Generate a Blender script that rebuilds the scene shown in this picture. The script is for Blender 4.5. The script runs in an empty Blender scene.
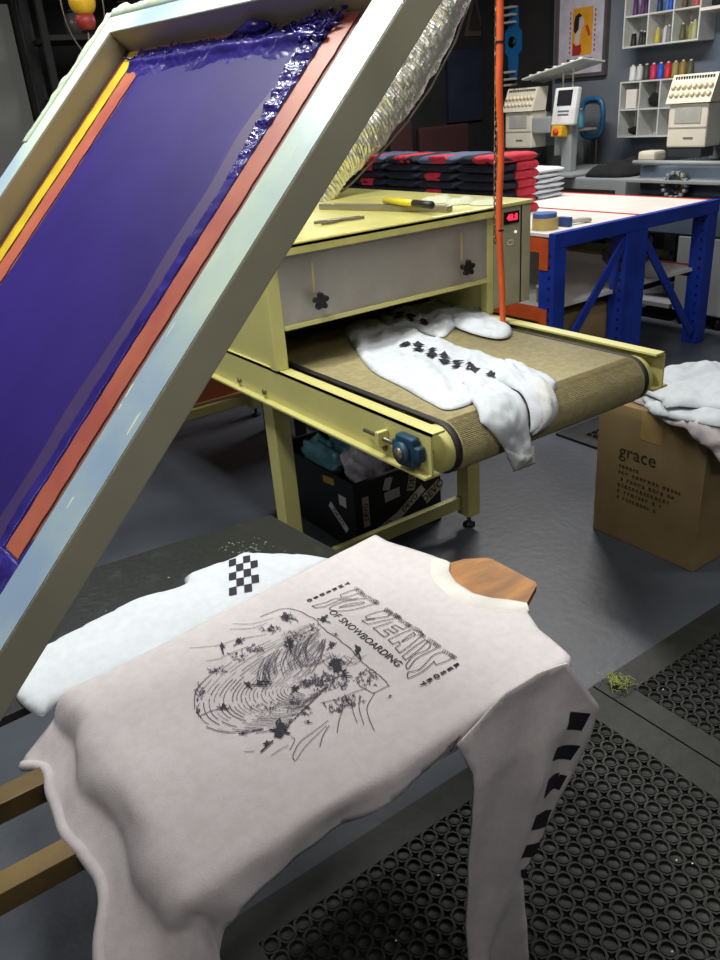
import bpy, bmesh, math, random
from mathutils import Vector, Matrix, noise
from mathutils.geometry import delaunay_2d_cdt
random.seed(7)
PI = math.pi
scn = bpy.context.scene
COL = scn.collection

# ------------------------------------------------------------------ camera
CAM = Vector((0.0, 0.0, 1.6)); FPX = 797.14
_yaw, _pit, _rol = -0.586331535, 0.439806128, -0.0801014811
_f = Vector((-math.sin(_yaw), math.cos(_yaw), 0)); _r = Vector((math.cos(_yaw), math.sin(_yaw), 0)); _u = Vector((0, 0, 1))
FWD = _f*math.cos(_pit) - _u*math.sin(_pit); _U = _u*math.cos(_pit) + _f*math.sin(_pit)
RGT = _r*math.cos(_rol) + _U*math.sin(_rol); UPV = -_r*math.sin(_rol) + _U*math.cos(_rol)
cd = bpy.data.cameras.new('camera'); cam = bpy.data.objects.new('camera', cd); COL.objects.link(cam)
m = Matrix((RGT, UPV, -FWD)).transposed().to_4x4(); m.translation = CAM; cam.matrix_world = m
cd.sensor_fit = 'VERTICAL'; cd.sensor_height = 36.0; cd.sensor_width = 27.0; cd.lens = 36.0*FPX/960.0; cd.clip_start = 0.02
scn.camera = cam

# ------------------------------------------------------------------ world, lights, exposure
w = bpy.data.worlds.new('world'); scn.world = w; w.use_nodes = True
w.node_tree.nodes['Background'].inputs[0].default_value = (0.55, 0.62, 0.75, 1); w.node_tree.nodes['Background'].inputs[1].default_value = 0.05
vs = scn.view_settings; vs.view_transform = 'Standard'; vs.look = 'None'; vs.gamma = 1.0; vs.use_curve_mapping = False; vs.exposure = 0.0
def area(name, loc, tgt, sx, sy, power, colr):
    l = bpy.data.lights.new(name, 'AREA'); l.shape = 'RECTANGLE'; l.size = sx; l.size_y = sy; l.energy = power; l.color = colr
    o = bpy.data.objects.new(name, l); COL.objects.link(o); o.location = loc
    o.rotation_euler = (Vector(tgt)-Vector(loc)).to_track_quat('-Z', 'Y').to_euler(); return o
area('tube_light_press', (0.30, 1.50, 2.95), (0.30, 1.50, 0), 0.25, 0.5, 30, (1.0, 1.0, 0.90))
area('tube_light_dryer', (1.0, 2.1, 2.95), (1.0, 2.1, 0), 1.7, 0.2, 44, (0.98, 1.0, 0.95))
area('tube_light_bench', (4.3, 3.9, 3.0), (4.3, 3.9, 0), 0.3, 1.6, 75, (1.0, 0.97, 0.93))
area('fill_light_front', (0.6, -0.9, 2.9), (1.2, 1.2, 0.4), 1.4, 0.5, 17, (1.0, 0.95, 0.88))  # front fill added to lift the frame sides, sleeve and steel panel
area('fill_light_aisle', (2.7, 0.7, 2.95), (2.2, 1.0, 0), 0.3, 1.2, 16, (1.0, 0.97, 0.92))  # added ceiling fill for the carton side, belt drum and sleeve
area('tube_light_back', (0.7, 3.9, 2.95), (0.9, 4.3, 0), 1.2, 0.3, 13, (0.95, 0.95, 1.0))
area('fill_light_left', (-1.7, 1.9, 2.9), (0.6, 2.3, 0.6), 0.3, 1.2, 15, (1.0, 0.97, 0.97))  # added fill, brightens the left-facing hood side and the belt

# ------------------------------------------------------------------ helpers
def ray(u, v): return RGT*((u-360)/FPX) - UPV*((v-480)/FPX) + FWD
def onz(u, v, z): d = ray(u, v); return CAM + d*((z-CAM.z)/d.z)
def ony(u, v, y): d = ray(u, v); return CAM + d*((y-CAM.y)/d.y)
def onx(u, v, x): d = ray(u, v); return CAM + d*((x-CAM.x)/d.x)
def lin(c):
    c = c/255.0
    return c/12.92 if c <= 0.04045 else ((c+0.055)/1.055)**2.4
def rgb(r, g, b): return (lin(r), lin(g), lin(b), 1)
_mats = {}
def mat(name, c, rough=0.6, metal=0.0, c2=None, ns=8.0, detail=3.0, lo=0.35, hi=0.65, bump=0.0, bs=40.0, spec=0.5, stretch=None, coat=0.0):
    if name in _mats: return _mats[name]
    M = bpy.data.materials.new(name); M.use_nodes = True; nt = M.node_tree; N = nt.nodes; L = nt.links
    P = N['Principled BSDF']; P.inputs['Base Color'].default_value = rgb(*c); P.inputs['Roughness'].default_value = rough
    P.inputs['Metallic'].default_value = metal; P.inputs['Specular IOR Level'].default_value = spec; P.inputs['Coat Weight'].default_value = coat
    tc = N.new('ShaderNodeTexCoord'); src = tc.outputs['Object']
    if stretch:
        mp = N.new('ShaderNodeMapping'); mp.inputs['Scale'].default_value = stretch; L.new(src, mp.inputs['Vector']); src = mp.outputs['Vector']
    if c2 is None: c2 = tuple(max(0, x*0.9) for x in c)
    nz = N.new('ShaderNodeTexNoise'); nz.inputs['Scale'].default_value = ns; nz.inputs['Detail'].default_value = detail; L.new(src, nz.inputs['Vector'])
    cr = N.new('ShaderNodeValToRGB'); cr.color_ramp.elements[0].position = lo; cr.color_ramp.elements[1].position = hi
    cr.color_ramp.elements[0].color = rgb(*c); cr.color_ramp.elements[1].color = rgb(*c2)
    L.new(nz.outputs['Fac'], cr.inputs['Fac']); L.new(cr.outputs['Color'], P.inputs['Base Color'])
    if bump:
        b = N.new('ShaderNodeBump'); b.inputs['Strength'].default_value = bump; b.inputs['Distance'].default_value = 0.01
        n2 = N.new('ShaderNodeTexNoise'); n2.inputs['Scale'].default_value = bs; n2.inputs['Detail'].default_value = 4
        L.new(src, n2.inputs['Vector']); L.new(n2.outputs['Fac'], b.inputs['Height']); L.new(b.outputs['Normal'], P.inputs['Normal'])
    _mats[name] = M; return M
def emis(name, c, s):
    M = mat(name, c, 0.5); P = M.node_tree.nodes['Principled BSDF']; P.inputs['Emission Color'].default_value = rgb(*c); P.inputs['Emission Strength'].default_value = s; return M

def wloc(p):
    v = Vector((0, 0, 0))
    while p is not None: v += p.location; p = p.parent
    return v
def tag(o, label=None, cat=None, group=None, kind=None):
    if label: o['label'] = label
    if cat: o['category'] = cat
    if group: o['group'] = group
    if kind: o['kind'] = kind
    return o
def thing(name, label, cat, loc=(0, 0, 0), group=None):
    o = bpy.data.objects.new(name, None); COL.objects.link(o); o.location = loc; o.empty_display_size = 0.05
    return tag(o, label, cat, group)
def copy_tree(o, loc, label=None, mats=None):
    r = o.copy(); COL.objects.link(r); r.location = loc
    if label: r['label'] = label
    for ch in list(o.children):
        c = ch.copy(); COL.objects.link(c); c.parent = r
        for g in list(ch.children):
            d = g.copy(); COL.objects.link(d); d.parent = c
    return r

class MB:
    def __init__(s): s.bm = bmesh.new()
    def box(s, x0, x1, y0, y1, z0, z1, bev=0.0, M=None):
        r = bmesh.ops.create_cube(s.bm, size=1.0); vs = r['verts']
        for v in vs:
            v.co = Vector((x0+(v.co.x+.5)*(x1-x0), y0+(v.co.y+.5)*(y1-y0), z0+(v.co.z+.5)*(z1-z0)))
            if M is not None: v.co = M @ v.co
        if bev > 0:
            es = list({e for v in vs for e in v.link_edges})
            bmesh.ops.bevel(s.bm, geom=es, offset=bev, segments=2, profile=0.6, affect='EDGES')
        return s
    def prism(s, pts, z0, z1, M=None):      # pts: ccw XY polygon
        a = [s.bm.verts.new((M @ Vector((p[0], p[1], z0))) if M is not None else (p[0], p[1], z0)) for p in pts]
        b = [s.bm.verts.new((M @ Vector((p[0], p[1], z1))) if M is not None else (p[0], p[1], z1)) for p in pts]
        n = len(pts); s.bm.faces.new(a[::-1]); s.bm.faces.new(b)
        for i in range(n): s.bm.faces.new((a[i], a[(i+1) % n], b[(i+1) % n], b[i]))
        return s
    def poly(s, pts):
        s.bm.faces.new([s.bm.verts.new(p) for p in pts]); return s
    def tube(s, pts, r, n=10, cap=True):
        pts = [Vector(p) for p in pts]; rings = []; up = None
        for i, p in enumerate(pts):
            t = (pts[min(i+1, len(pts)-1)] - pts[max(i-1, 0)]).normalized()
            if up is None: up = t.orthogonal().normalized()
            else: up = (up - t*up.dot(t)).normalized()
            b = t.cross(up); rr = r[i] if isinstance(r, (list, tuple)) else r
            rings.append([s.bm.verts.new(p + up*rr*math.cos(2*PI*k/n) + b*rr*math.sin(2*PI*k/n)) for k in range(n)])
        for a, b in zip(rings, rings[1:]):
            for k in range(n): s.bm.faces.new((a[k], a[(k+1) % n], b[(k+1) % n], b[k]))
        if cap: s.bm.faces.new(rings[0][::-1]); s.bm.faces.new(rings[-1])
        return s
    def lathe(s, prof, c=(0, 0, 0), axis='Z', n=20):   # prof (r, h)
        c = Vector(c); rings = []
        for r, h in prof:
            ring = []
            for k in range(n):
                a = 2*PI*k/n; x, y = r*math.cos(a), r*math.sin(a)
                v = {'Z': (x, y, h), 'X': (h, x, y), 'Y': (x, h, y)}[axis]
                ring.append(s.bm.verts.new(c+Vector(v)))
            rings.append(ring)
        for a, b in zip(rings, rings[1:]):
            for k in range(n): s.bm.faces.new((a[k], a[(k+1) % n], b[(k+1) % n], b[k]))
        s.bm.faces.new(rings[0][::-1]); s.bm.faces.new(rings[-1]); return s
    def build(s, name, material, parent=None, smooth=False, solid=0.0, sub=0):
        off = wloc(parent) if parent else Vector((0, 0, 0))
        if not parent:
            # origin at the base of the shape
            xs = [v.co for v in s.bm.verts]
            off = Vector(((min(v.x for v in xs)+max(v.x for v in xs))/2, (min(v.y for v in xs)+max(v.y for v in xs))/2, min(v.z for v in xs)))
        for v in s.bm.verts: v.co -= off
        bmesh.ops.recalc_face_normals(s.bm, faces=s.bm.faces)
        me = bpy.data.meshes.new(name); s.bm.to_mesh(me); s.bm.free()
        me.materials.append(material)
        if smooth:
            for p in me.polygons: p.use_smooth = True
        o = bpy.data.objects.new(name, me); COL.objects.link(o)
        if parent: o.parent = parent
        else: o.location = off
        if solid: md = o.modifiers.new('solid', 'SOLIDIFY'); md.thickness = solid; md.offset = 0
        if sub: md = o.modifiers.new('sub', 'SUBSURF'); md.levels = sub; md.render_levels = sub
        return o
def box(name, x0, x1, y0, y1, z0, z1, m, parent=None, bev=0.0): return MB().box(x0, x1, y0, y1, z0, z1, bev).build(name, m, parent)
def struct(o): o['kind'] = 'structure'; return o

def cat_rom(pts, n=6, closed=False):
    out = []; P = [Vector(p) for p in pts]; N = len(P); rng = range(N if closed else N-1)
    for i in rng:
        p0 = P[(i-1) % N] if closed or i > 0 else P[0]; p1 = P[i]; p2 = P[(i+1) % N]; p3 = P[(i+2) % N] if closed or i+2 < N else P[-1]
        for k in range(n):
            t = k/n
            out.append(0.5*((2*p1)+(-p0+p2)*t+(2*p0-5*p1+4*p2-p3)*t*t+(-p0+3*p1-3*p2+p3)*t**3))
    if not closed: out.append(P[-1])
    return out
def inside(p, poly):
    c = False; x, y = p; j = len(poly)-1
    for i in range(len(poly)):
        xi, yi = poly[i]; xj, yj = poly[j]
        if (yi > y) != (yj > y) and x < (xj-xi)*(y-yi)/(yj-yi)+xi: c = not c
        j = i
    return c
def edist(p, poly):
    d = 9.0; x, y = p
    for i in range(len(poly)):
        ax, ay = poly[i-1]; bx, by = poly[i]; vx, vy = bx-ax, by-ay; L = vx*vx+vy*vy+1e-12
        t = max(0, min(1, ((x-ax)*vx+(y-ay)*vy)/L)); dd = math.hypot(x-ax-t*vx, y-ay-t*vy)
        if dd < d: d = dd
    return d
def cloth(outline, fmap, step=0.012, smooth_outline=True):
    """triangulated sheet inside a 2-D outline; fmap(x, y, edge_distance) -> Vector"""
    ol = [Vector((p[0], p[1])) for p in outline]
    if smooth_outline: ol = cat_rom([(p.x, p.y, 0) for p in ol], 5, True)
    dens = []
    for i in range(len(ol)):
        a, b = ol[i], ol[(i+1) % len(ol)]; L = math.hypot(b[0]-a[0], b[1]-a[1]); k = max(1, int(L/step))
        for t in range(k): dens.append((a[0]+(b[0]-a[0])*t/k, a[1]+(b[1]-a[1])*t/k))
    xs = [p[0] for p in dens]; ys = [p[1] for p in dens]; pts = [Vector(p) for p in dens]; nb = len(pts)
    y = min(ys); r = 0
    while y < max(ys):
        x = min(xs) + (step/2 if r % 2 else 0)
        while x < max(xs):
            if inside((x, y), dens) and edist((x, y), dens) > step*0.45: pts.append(Vector((x, y)))
            x += step
        y += step*0.87; r += 1
    vo, eo, fo, *_ = delaunay_2d_cdt(pts, [], [list(range(nb))], 1, 1e-6)
    mb = MB(); V = [mb.bm.verts.new(fmap(v.x, v.y, edist((v.x, v.y), dens))) for v in vo]
    for f in fo:
        try: mb.bm.faces.new([V[i] for i in f])
        except ValueError: pass
    return mb
def nz(x, y, z=0.0): return noise.noise(Vector((x, y, z)))

def font_mesh(txt, size, M, name, material, parent, bold=0.0, align='CENTER', sx=1.0):
    c = bpy.data.curves.new('lettering', 'FONT'); c.body = txt; c.size = size; c.align_x = align; c.align_y = 'CENTER'; c.offset = bold; c.resolution_u = 3
    o = bpy.data.objects.new('lettering', c); COL.objects.link(o)
    dg = bpy.context.evaluated_depsgraph_get(); me = bpy.data.meshes.new_from_object(o.evaluated_get(dg))
    bpy.data.objects.remove(o); bpy.data.curves.remove(c)
    bm = bmesh.new(); bm.from_mesh(me); bpy.data.meshes.remove(me)
    mb = MB(); mb.bm.free(); mb.bm = bm
    for v in bm.verts: v.co = M @ Vector((v.co.x*sx, v.co.y, 0))
    if name is None: return mb
    return mb.build(name, material, parent)
def frame_m(o, xdir, ydir):
    x = Vector(xdir).normalized(); y = Vector(ydir).normalized(); z = x.cross(y)
    M = Matrix((x, y, z)).transposed().to_4x4(); M.translation = Vector(o); return M
def join_mb(a, b):
    me = bpy.data.meshes.new('t'); b.bm.to_mesh(me); b.bm.free(); a.bm.from_mesh(me); bpy.data.meshes.remove(me)

# ------------------------------------------------------------------ materials
M_floor = mat('floor_paint', (90, 96, 106), 0.42, 0, (66, 71, 80), 2.2, 8, 0.3, 0.7, 0.12, 30)
M_wallb = mat('wall_blue_grey', (96, 108, 124), 0.8, 0, (118, 122, 128), 1.6, 4, 0.4, 0.62)
M_dark = mat('wall_dark', (24, 23, 25), 0.9, 0, (34, 32, 32), 3)
M_cream = mat('dryer_paint', (208, 203, 132), 0.38, 0, (200, 194, 124), 5, 4, bump=0.03, bs=120)
M_creamtop = mat('dryer_top_paint', (210, 204, 128), 0.28, 0, (192, 184, 108), 9, 5, bump=0.05, bs=25)
M_steel = mat('hood_steel', (176, 170, 162), 0.4, 0.35, (166, 160, 153), 9, 3, bump=0.01)
M_belt = mat('belt_mesh', (168, 157, 116), 0.7, 0, (152, 141, 102), 60, 2, bump=0.25, bs=350)
M_black = mat('black_plastic', (16, 16, 18), 0.45)
M_band = mat('belt_edge_band', (40, 36, 32), 0.6)
M_cotton = mat('white_cotton', (212, 205, 208), 0.9, 0, (205, 198, 200), 60, 3, bump=0.12, bs=300, spec=0.15)
M_cottonb = mat('bright_white_cotton', (206, 211, 218), 0.9, 0, (199, 204, 212), 50, 3, bump=0.1, bs=300, spec=0.15)
M_ink = mat('black_print_ink', (26, 22, 40), 0.7)
M_inkg = mat('fine_print_ink', (74, 68, 84), 0.8)
M_orange = mat('orange_paint', (222, 92, 42), 0.45)
M_blue = mat('blue_paint', (30, 62, 176), 0.4, 0, (24, 50, 150), 6)
M_white = mat('white_melamine', (240, 234, 228), 0.4, 0, (228, 222, 215), 4)
M_whitep = mat('white_machine_paint', (214, 208, 190), 0.45, 0, (204, 198, 182), 6)
M_greyp = mat('grey_machine_paint', (150, 156, 156), 0.5, 0, (140, 146, 148), 5)
M_slate = mat('slate_machine_paint', (92, 106, 122), 0.5, 0, (80, 92, 106), 5)
M_card = mat('cardboard', (164, 140, 98), 0.85, 0, (148, 124, 84), 5, 3, bump=0.05)
M_cardink = mat('carton_print', (60, 44, 34), 0.9)
M_rubber = mat('black_rubber', (35, 37, 35), 0.5, 0, (44, 46, 43), 30, 3, bump=0.1)
M_gunk = mat('rubber_floor_gap', (10, 10, 11), 0.8)
M_wood = mat('stained_wood', (176, 120, 60), 0.5, 0, (134, 92, 52), 9, 5, 0.35, 0.6, stretch=(1, 3, 1))
M_darkwood = mat('dark_wood', (66, 44, 34), 0.6, 0, (48, 34, 26), 9)
M_arm = mat('brass_coloured_steel', (140, 116, 70), 0.45, 0.3, (104, 84, 52), 7, 4)
M_chain = mat('chain_steel', (130, 122, 108), 0.4, 0.8)
M_red = mat('red_paint', (200, 50, 34), 0.5)

# ------------------------------------------------------------------ room
struct(box('floor', -2.5, 6.4, -2.0, 6.65, -0.1, 0.0, M_floor))
struct(box('wall_right', 6.2, 6.35, -2.0, 6.65, 0.0, 3.3, M_wallb))
struct(box('wall_back', -2.5, 6.2, 6.5, 6.65, 0.0, 3.3, M_dark))
struct(box('wall_left', -2.6, -2.5, -2.0, 6.65, 0.0, 3.3, M_dark))
struct(box('ceiling', -2.6, 6.35, -2.0, 6.65, 3.3, 3.4, M_dark))

# ------------------------------------------------------------------ floor mats
def ring_mat(name, x0, x1, y0, y1, label, pitch=0.0395, border=0.075):
    t = thing(name, label, 'mat', ((x0+x1)/2, (y0+y1)/2, 0.0005), 'rubber floor mats')
    bx0, bx1, by0, by1 = x0+border, x1-border, y0+border, y1-border
    nx = int((bx1-bx0)/pitch); ny = int((by1-by0)/pitch)
    bx1 = bx0+nx*pitch; by1 = by0+ny*pitch; TZ = 0.012
    b = MB()
    for (a0, a1, c0, c1) in ((x0, x1, y0, by0), (x0, x1, by1, y1), (x0, bx0, by0, by1), (bx1, x1, by0, by1)):
        # bevelled ramp border as one ring of slabs
        b.box(a0, a1, c0, c1, 0.0006, TZ)
    b.build('border', M_rubber, t)
    box('underside', bx0, bx1, by0, by1, 0.0006, 0.002, M_gunk, t)
    g = MB(); bm = g.bm; n = 12
    for i in range(nx):
        for j in range(ny):
            cx = bx0+(i+.5)*pitch; cy = by0+(j+.5)*pitch; h = pitch/2; big = ((i+j) % 1 == 0)
            prof = [(None, TZ), (0.0176, TZ), (0.0166, TZ+0.0030), (0.0150, TZ+0.0030), (0.0136, 0.0050), (0.0060, 0.0035), (0.0006, 0.0030)]
            rings = []
            for r, zz in prof:
                ring = []
                for k in range(n):
                    a = 2*PI*(k+.5)/n; ca, sa = math.cos(a), math.sin(a)
                    if r is None:
                        s = h/max(abs(ca), abs(sa)); px, py = ca*s, sa*s
                        c = h*0.60
                        if abs(px)+abs(py) > h+c-0.0: q = (h+c)/(abs(px)+abs(py)); px *= q; py *= q
                        ring.append(bm.verts.new((cx+px, cy+py, zz)))
                    else: ring.append(bm.verts.new((cx+ca*r, cy+sa*r, zz)))
                rings.append(ring)
            for A, B in zip(rings, rings[1:]):
                for k in range(n): bm.faces.new((A[k], A[(k+1) % n], B[(k+1) % n], B[k]))
    g.build('ring_pattern', M_rubber, t, smooth=False)
    return t
ring_mat('rubber_mat', 0.30, 1.537, 0.15, 1.178, 'black rubber ring mat under the hanging shirt sleeve, the nearer of the two front mats')
ring_mat('rubber_mat', 1.543, 2.62, 0.15, 1.180, 'black rubber ring mat at the right with a yellow green fluff on its corner')
ring_mat('rubber_mat', 2.92, 3.75, 1.66, 2.56, 'small black rubber mat behind the tall carton, under the conveyor end')
# fluff on the mat corner
fl = MB()
for k in range(90):
    a = random.random()*2*PI; c = Vector((1.60+random.gauss(0, .016), 1.135+random.gauss(0, .022), 0.020+random.random()*.006)); d = Vector((math.cos(a), math.sin(a), random.uniform(-.1, .35)))*random.uniform(.006, .015)
    fl.tube([c-d, c, c+d+Vector((0, 0, .002))], 0.0009, 4)
tag(fl.build('lint_tuft', mat('lint', (190, 200, 110), 0.9)), 'pale yellow green tuft of lint on the mat corner', 'lint')
cr = MB()
for k in range(26):
    x, y = random.uniform(.6, 2.3), random.uniform(.35, 1.1); cr.box(x, x+.004, y, y+.003, .0158, .0175)
tag(cr.build('lint_specks', mat('lint_white', (230, 230, 230), .9)), 'tiny white lint specks scattered over the black rubber mats', 'lint', kind='stuff')

# ------------------------------------------------------------------ dryer
D = thing('conveyor_dryer', 'cream yellow conveyor belt dryer with steel hood in the middle of the shop', 'dryer', (1.55, 2.6, 0.0))
XL, XR, YE, YH = 1.105, 2.0, 1.35, 2.07
for side, x0, x1, xin in (('L', XL, XL+0.006, XL+0.045), ('R', XR-0.006, XR, XR-0.045)):
    b = MB(); lo, hi = min(x0, xin), max(x1, xin)
    b.box(x0, x1, YE, 4.3, 0.775, 0.885)
    b.box(lo, hi, YE, 4.3, 0.879, 0.885); b.box(lo if side == 'R' else XL-0.022, hi+0.022 if side == 'R' else x1+0.02, YE, 4.3, 0.772, 0.778)
    rail = b.build('side_rail', M_cream, D); 
    if side == 'L':
        for yy in (1.45, 1.53, 2.16, 2.33, 2.6):
            MB().lathe([(0, -.004), (0.010, -.003), (0.010, .001), (0.006, .006), (0, .006)], (XL-0.006, yy, 0.800), 'X', 12).build('bolt', M_chain, rail, True)
# belt: flat top, rolls round the end drum, returns below
RC = (1.418, 0.806); RR = 0.066
prof = [(4.2, 0.872), (RC[0]+0.001, 0.872)]
for k in range(1, 13): a = PI/2+PI*k/12; prof.append((RC[0]+RR*math.cos(a), RC[1]+RR*math.sin(a)))
prof.append((4.2, 0.745))
BX0, BX1 = 1.205, 1.915
b = MB(); rows = [[b.bm.verts.new((x, y, z)) for (y, z) in prof] for x in (BX0, BX1)]
for i in range(len(prof)-1): b.bm.faces.new((rows[0][i], rows[1][i], rows[1][i+1], rows[0][i+1]))
belt = b.build('conveyor_belt', M_belt, D, True, solid=0.003)
# fine ridges of the belt weave round the drum
g = MB()
for k in range(46):
    a = PI/2+PI*(k+.5)/46
    y, z = RC[0]+(RR+.002)*math.cos(a), RC[1]+(RR+.002)*math.sin(a); ty, tz = -math.sin(a)*.0012, math.cos(a)*.0012; ny, nz_ = math.cos(a)*.0014, math.sin(a)*.0014
    g.poly([(BX0+.005, y-ty, z-tz), (BX1-.005, y-ty, z-tz), (BX1-.005, y+ny, z+nz_), (BX0+.005, y+ny, z+nz_)])
    g.poly([(BX0+.005, y+ny, z+nz_), (BX1-.005, y+ny, z+nz_), (BX1-.005, y+ty, z+tz), (BX0+.005, y+ty, z+tz)])
g.build('belt_weave', M_belt, belt)
for xa, xb in ((BX0-.018, BX0+.001), (BX1-.001, BX1+.018)):
    b = MB(); rows = [[b.bm.verts.new((x, y + (0 if z > .8 else 0), z)) for (y, z) in prof] for x in (xa, xb)]
    for i in range(len(prof)-1): b.bm.faces.new((rows[0][i], rows[1][i], rows[1][i+1], rows[0][i+1]))
    b.build('belt_edging', M_band, belt, True, solid=0.004)
MB().lathe([(0, 0), (RR-.006, 0), (RR-.004, .004), (RR-.004, BX1-BX0+.086), (RR-.006, BX1-BX0+.09), (0, BX1-BX0+.09)], (BX0-.045, RC[0], RC[1]), 'X', 28).build('drum', M_cream, D, True)
MB().lathe([(0, 0), (.012, 0), (.012, XR-XL-.0), (0, XR-XL)], (XL, RC[0], RC[1]), 'X', 12).build('drum_shaft', M_chain, D, True)
box('bed_plate', 1.23, 1.89, 1.52, 4.2, 0.80, 0.812, M_steel, D)
for yy in (1.62, 2.02): box('cross_bar', XL+.006, XR-.006, yy, yy+.04, 0.79, 0.83, M_cream, D)
# blue pillow-block bearing and its adjusting screw
M_bear = mat('bearing_blue', (30, 66, 92), 0.5, 0.2)
for xs, sgn in ((XL, -1), (XR, 1)):
    b = MB()
    if sgn < 0: b.box(xs-.030, xs-.002, 1.385, 1.452, 0.79, 0.87, 0.008).box(xs-.026, xs-.002, 1.366, 1.47, 0.812, 0.85, 0.006)
    else: b.box(xs+.002, xs+.03, 1.385, 1.452, 0.79, 0.87, 0.008)
    b.lathe([(0, 0), (.030, 0), (.026, .012), (.020, .012), (.018, .004), (0, .004)], (xs+sgn*.030 + (0 if sgn > 0 else -.012), RC[0], 0.83), 'X', 18)
    be = b.build('bearing', M_bear, D, True)
    MB().lathe([(0, 0), (.016, 0), (.016, .01), (0, .01)], (xs+sgn*.040-(.01 if sgn < 0 else 0), RC[0], 0.83), 'X', 14).build('shaft_end', M_chain, be, True)
b = MB(); b.tube([(XL-.016, 1.47, 0.832), (XL-.016, 1.60, 0.832)], .0055, 10); b.build('adjusting_screw', M_chain, D, True)
box('screw_bracket', XL-.034, XL-.001, 1.515, 1.53, 0.812, 0.852, M_cream, D, 0.002)
# legs and feet, H frame
def leg(x0, x1, y0, y1, ztop):
    l = box('leg', x0, x1, y0, y1, 0.055, ztop, M_cream, D, 0.003)
    cx, cy = (x0+x1)/2, (y0+y1)/2
    MB().lathe([(0, 0), (.026, 0), (.026, .008), (.008, .014), (.008, .06), (0, .06)], (cx, cy, 0.0005), 'Z', 16).build('levelling_foot', M_black, l, True)
leg(1.125, 1.185, 2.17, 2.235, 0.775); leg(1.925, 1.99, 2.13, 2.195, 0.775)
leg(1.125, 1.185, 3.95, 4.02, 0.775); leg(1.925, 1.99, 3.95, 4.02, 0.775)
MB().box(1.185, 1.925, 2.165, 2.19, 0.085, 0.14, 0.003).build('brace', M_cream, D)
box('brace', 1.185, 1.925, 3.97, 4.0, 0.09, 0.14, M_cream, D)
# hood
HB = 4.0
b = MB()
b.box(1.12, 1.135, YH, HB, 0.885, 1.235).box(1.985, 2.0, YH+.0, HB, 0.885, 1.235).box(1.12, 2.0, HB-.02, HB, 0.99, 1.235)
b.build('hood_side', M_cream, D)
for xa, xb in ((1.10, 1.145), (1.972, 2.003)): MB().box(xa, xb, YH-.006, YH+.03, 0.886, 1.235, 0.004).build('hood_post', M_cream, D)
b = MB(); b.box(1.10, 2.02, YH-.03, HB+.02, 1.238, 1.256, 0.004); b.box(1.10, 2.02, YH-.03, YH-.022, 1.222, 1.25); b.build('hood_top', M_creamtop, D)
fp = box('front_panel', 1.145, 1.972, YH-.004, YH+.004, 1.012, 1.222, M_steel, D)
box('panel_lip', 1.145, 1.972, YH-.014, YH+.008, 1.004, 1.016, M_cream, D)
for kx in (1.262, 1.856):
    b = MB(); pts = []
    for k in range(20):
        a = 2*PI*k/20+PI/2; r = (0.0275, 0.024, 0.0135, 0.024)[k % 4]; pts.append((r*math.cos(a), r*math.sin(a)))
    b.prism(pts, 0, 0.014, frame_m((kx, YH-.030, 1.075), (1, 0, 0), (0, 0, 1))); b.tube([(kx, YH-.03, 1.075), (kx, YH, 1.075)], .008, 10)
    kn = b.build('star_knob', M_black, D)
    box('slot', kx-.0035, kx+.0035, YH-.0055, YH-.003, 1.095, 1.185, mat('slot_cream', (196, 180, 120), .5), fp)
box('heat_chamber', 1.16, 1.96, YH+.30, YH+.32, 0.90, 1.22, M_black, D)
# control cabinet on the right of the hood
CC = thing('x', '', '') if False else None
cb = box('control_cabinet', 2.004, 2.135, YH-.005, 3.3, 0.90, 1.243, mat('cabinet_beige', (172, 168, 138), .5), D, 0.003)
box('cabinet_door_seam', 2.136, 2.142, YH-.003, 3.29, 0.90, 1.24, M_black, cb)
box('cabinet_edge', 2.143, 2.185, YH-.005, 3.3, 0.90, 1.243, mat('cabinet_beige', (172, 168, 138), .5), cb, 0.003)
box('cabinet_lid', 2.022, 2.19, YH-.012, 3.3, 1.2435, 1.256, M_creamtop, cb, 0.002)
dp = box('temperature_display', 2.052, 2.122, YH-.010, YH-.004, 1.186, 1.226, M_black, cb)
font_mesh('48.8', 0.030, frame_m((2.088, YH-.0108, 1.206), (1, 0, 0), (0, 0, 1)), 'digits', emis('led_red', (255, 40, 70), 2.5), dp, 0.0006)
MB().lathe([(0, 0), (.005, 0), (.005, .004), (0, .004)], (2.108, YH-.009, 1.155), 'Y', 12).build('indicator_lamp', emis('led_white', (235, 240, 235), 0.8), cb, True)
nt_ = MB(); nt_.box(2.07, 2.10, YH-.0065, YH-.005, 1.128, 1.131).box(2.07, 2.10, YH-.0065, YH-.005, 1.113, 1.116).box(2.07, 2.073, YH-.0065, YH-.005, 1.113, 1.131).box(2.097, 2.10, YH-.0065, YH-.005, 1.113, 1.131)
nt_.build('label_plate', M_white, cb)
# exhaust duct of crinkled foil
cen = [(297, 193), (324, 162), (352, 134), (380, 101), (403, 68), (425, 30), (444, -13), (461, -60), (471, -120)]
P = [ony(u, v, 2.95) for u, v in cen]; P[0].z = 1.25; path = cat_rom(P, 26); rad = []
b = MB(); bm = b.bm; rings = []; up = Vector((0, 1, 0)); n = 40
for i, p in enumerate(path):
    t = (path[min(i+1, len(path)-1)]-path[max(i-1, 0)]).normalized(); side = t.cross(up).normalized(); ring = []
    for k in range(n):
        a = 2*PI*k/n; d = side*math.cos(a)+up*math.sin(a)
        rr = 0.120+0.0018*math.sin(i*2.6)+0.010*nz(p.x*14+math.cos(a)*2.2, p.z*14, math.sin(a)*2.2)+0.0045*nz(p.x*60, p.z*60, math.cos(a)*4)
        ring.append(bm.verts.new(p+d*rr))
    rings.append(ring)
for A, B in zip(rings, rings[1:]):
    for k in range(n): bm.faces.new((A[k], A[(k+1) % n], B[(k+1) % n], B[k]))
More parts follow.
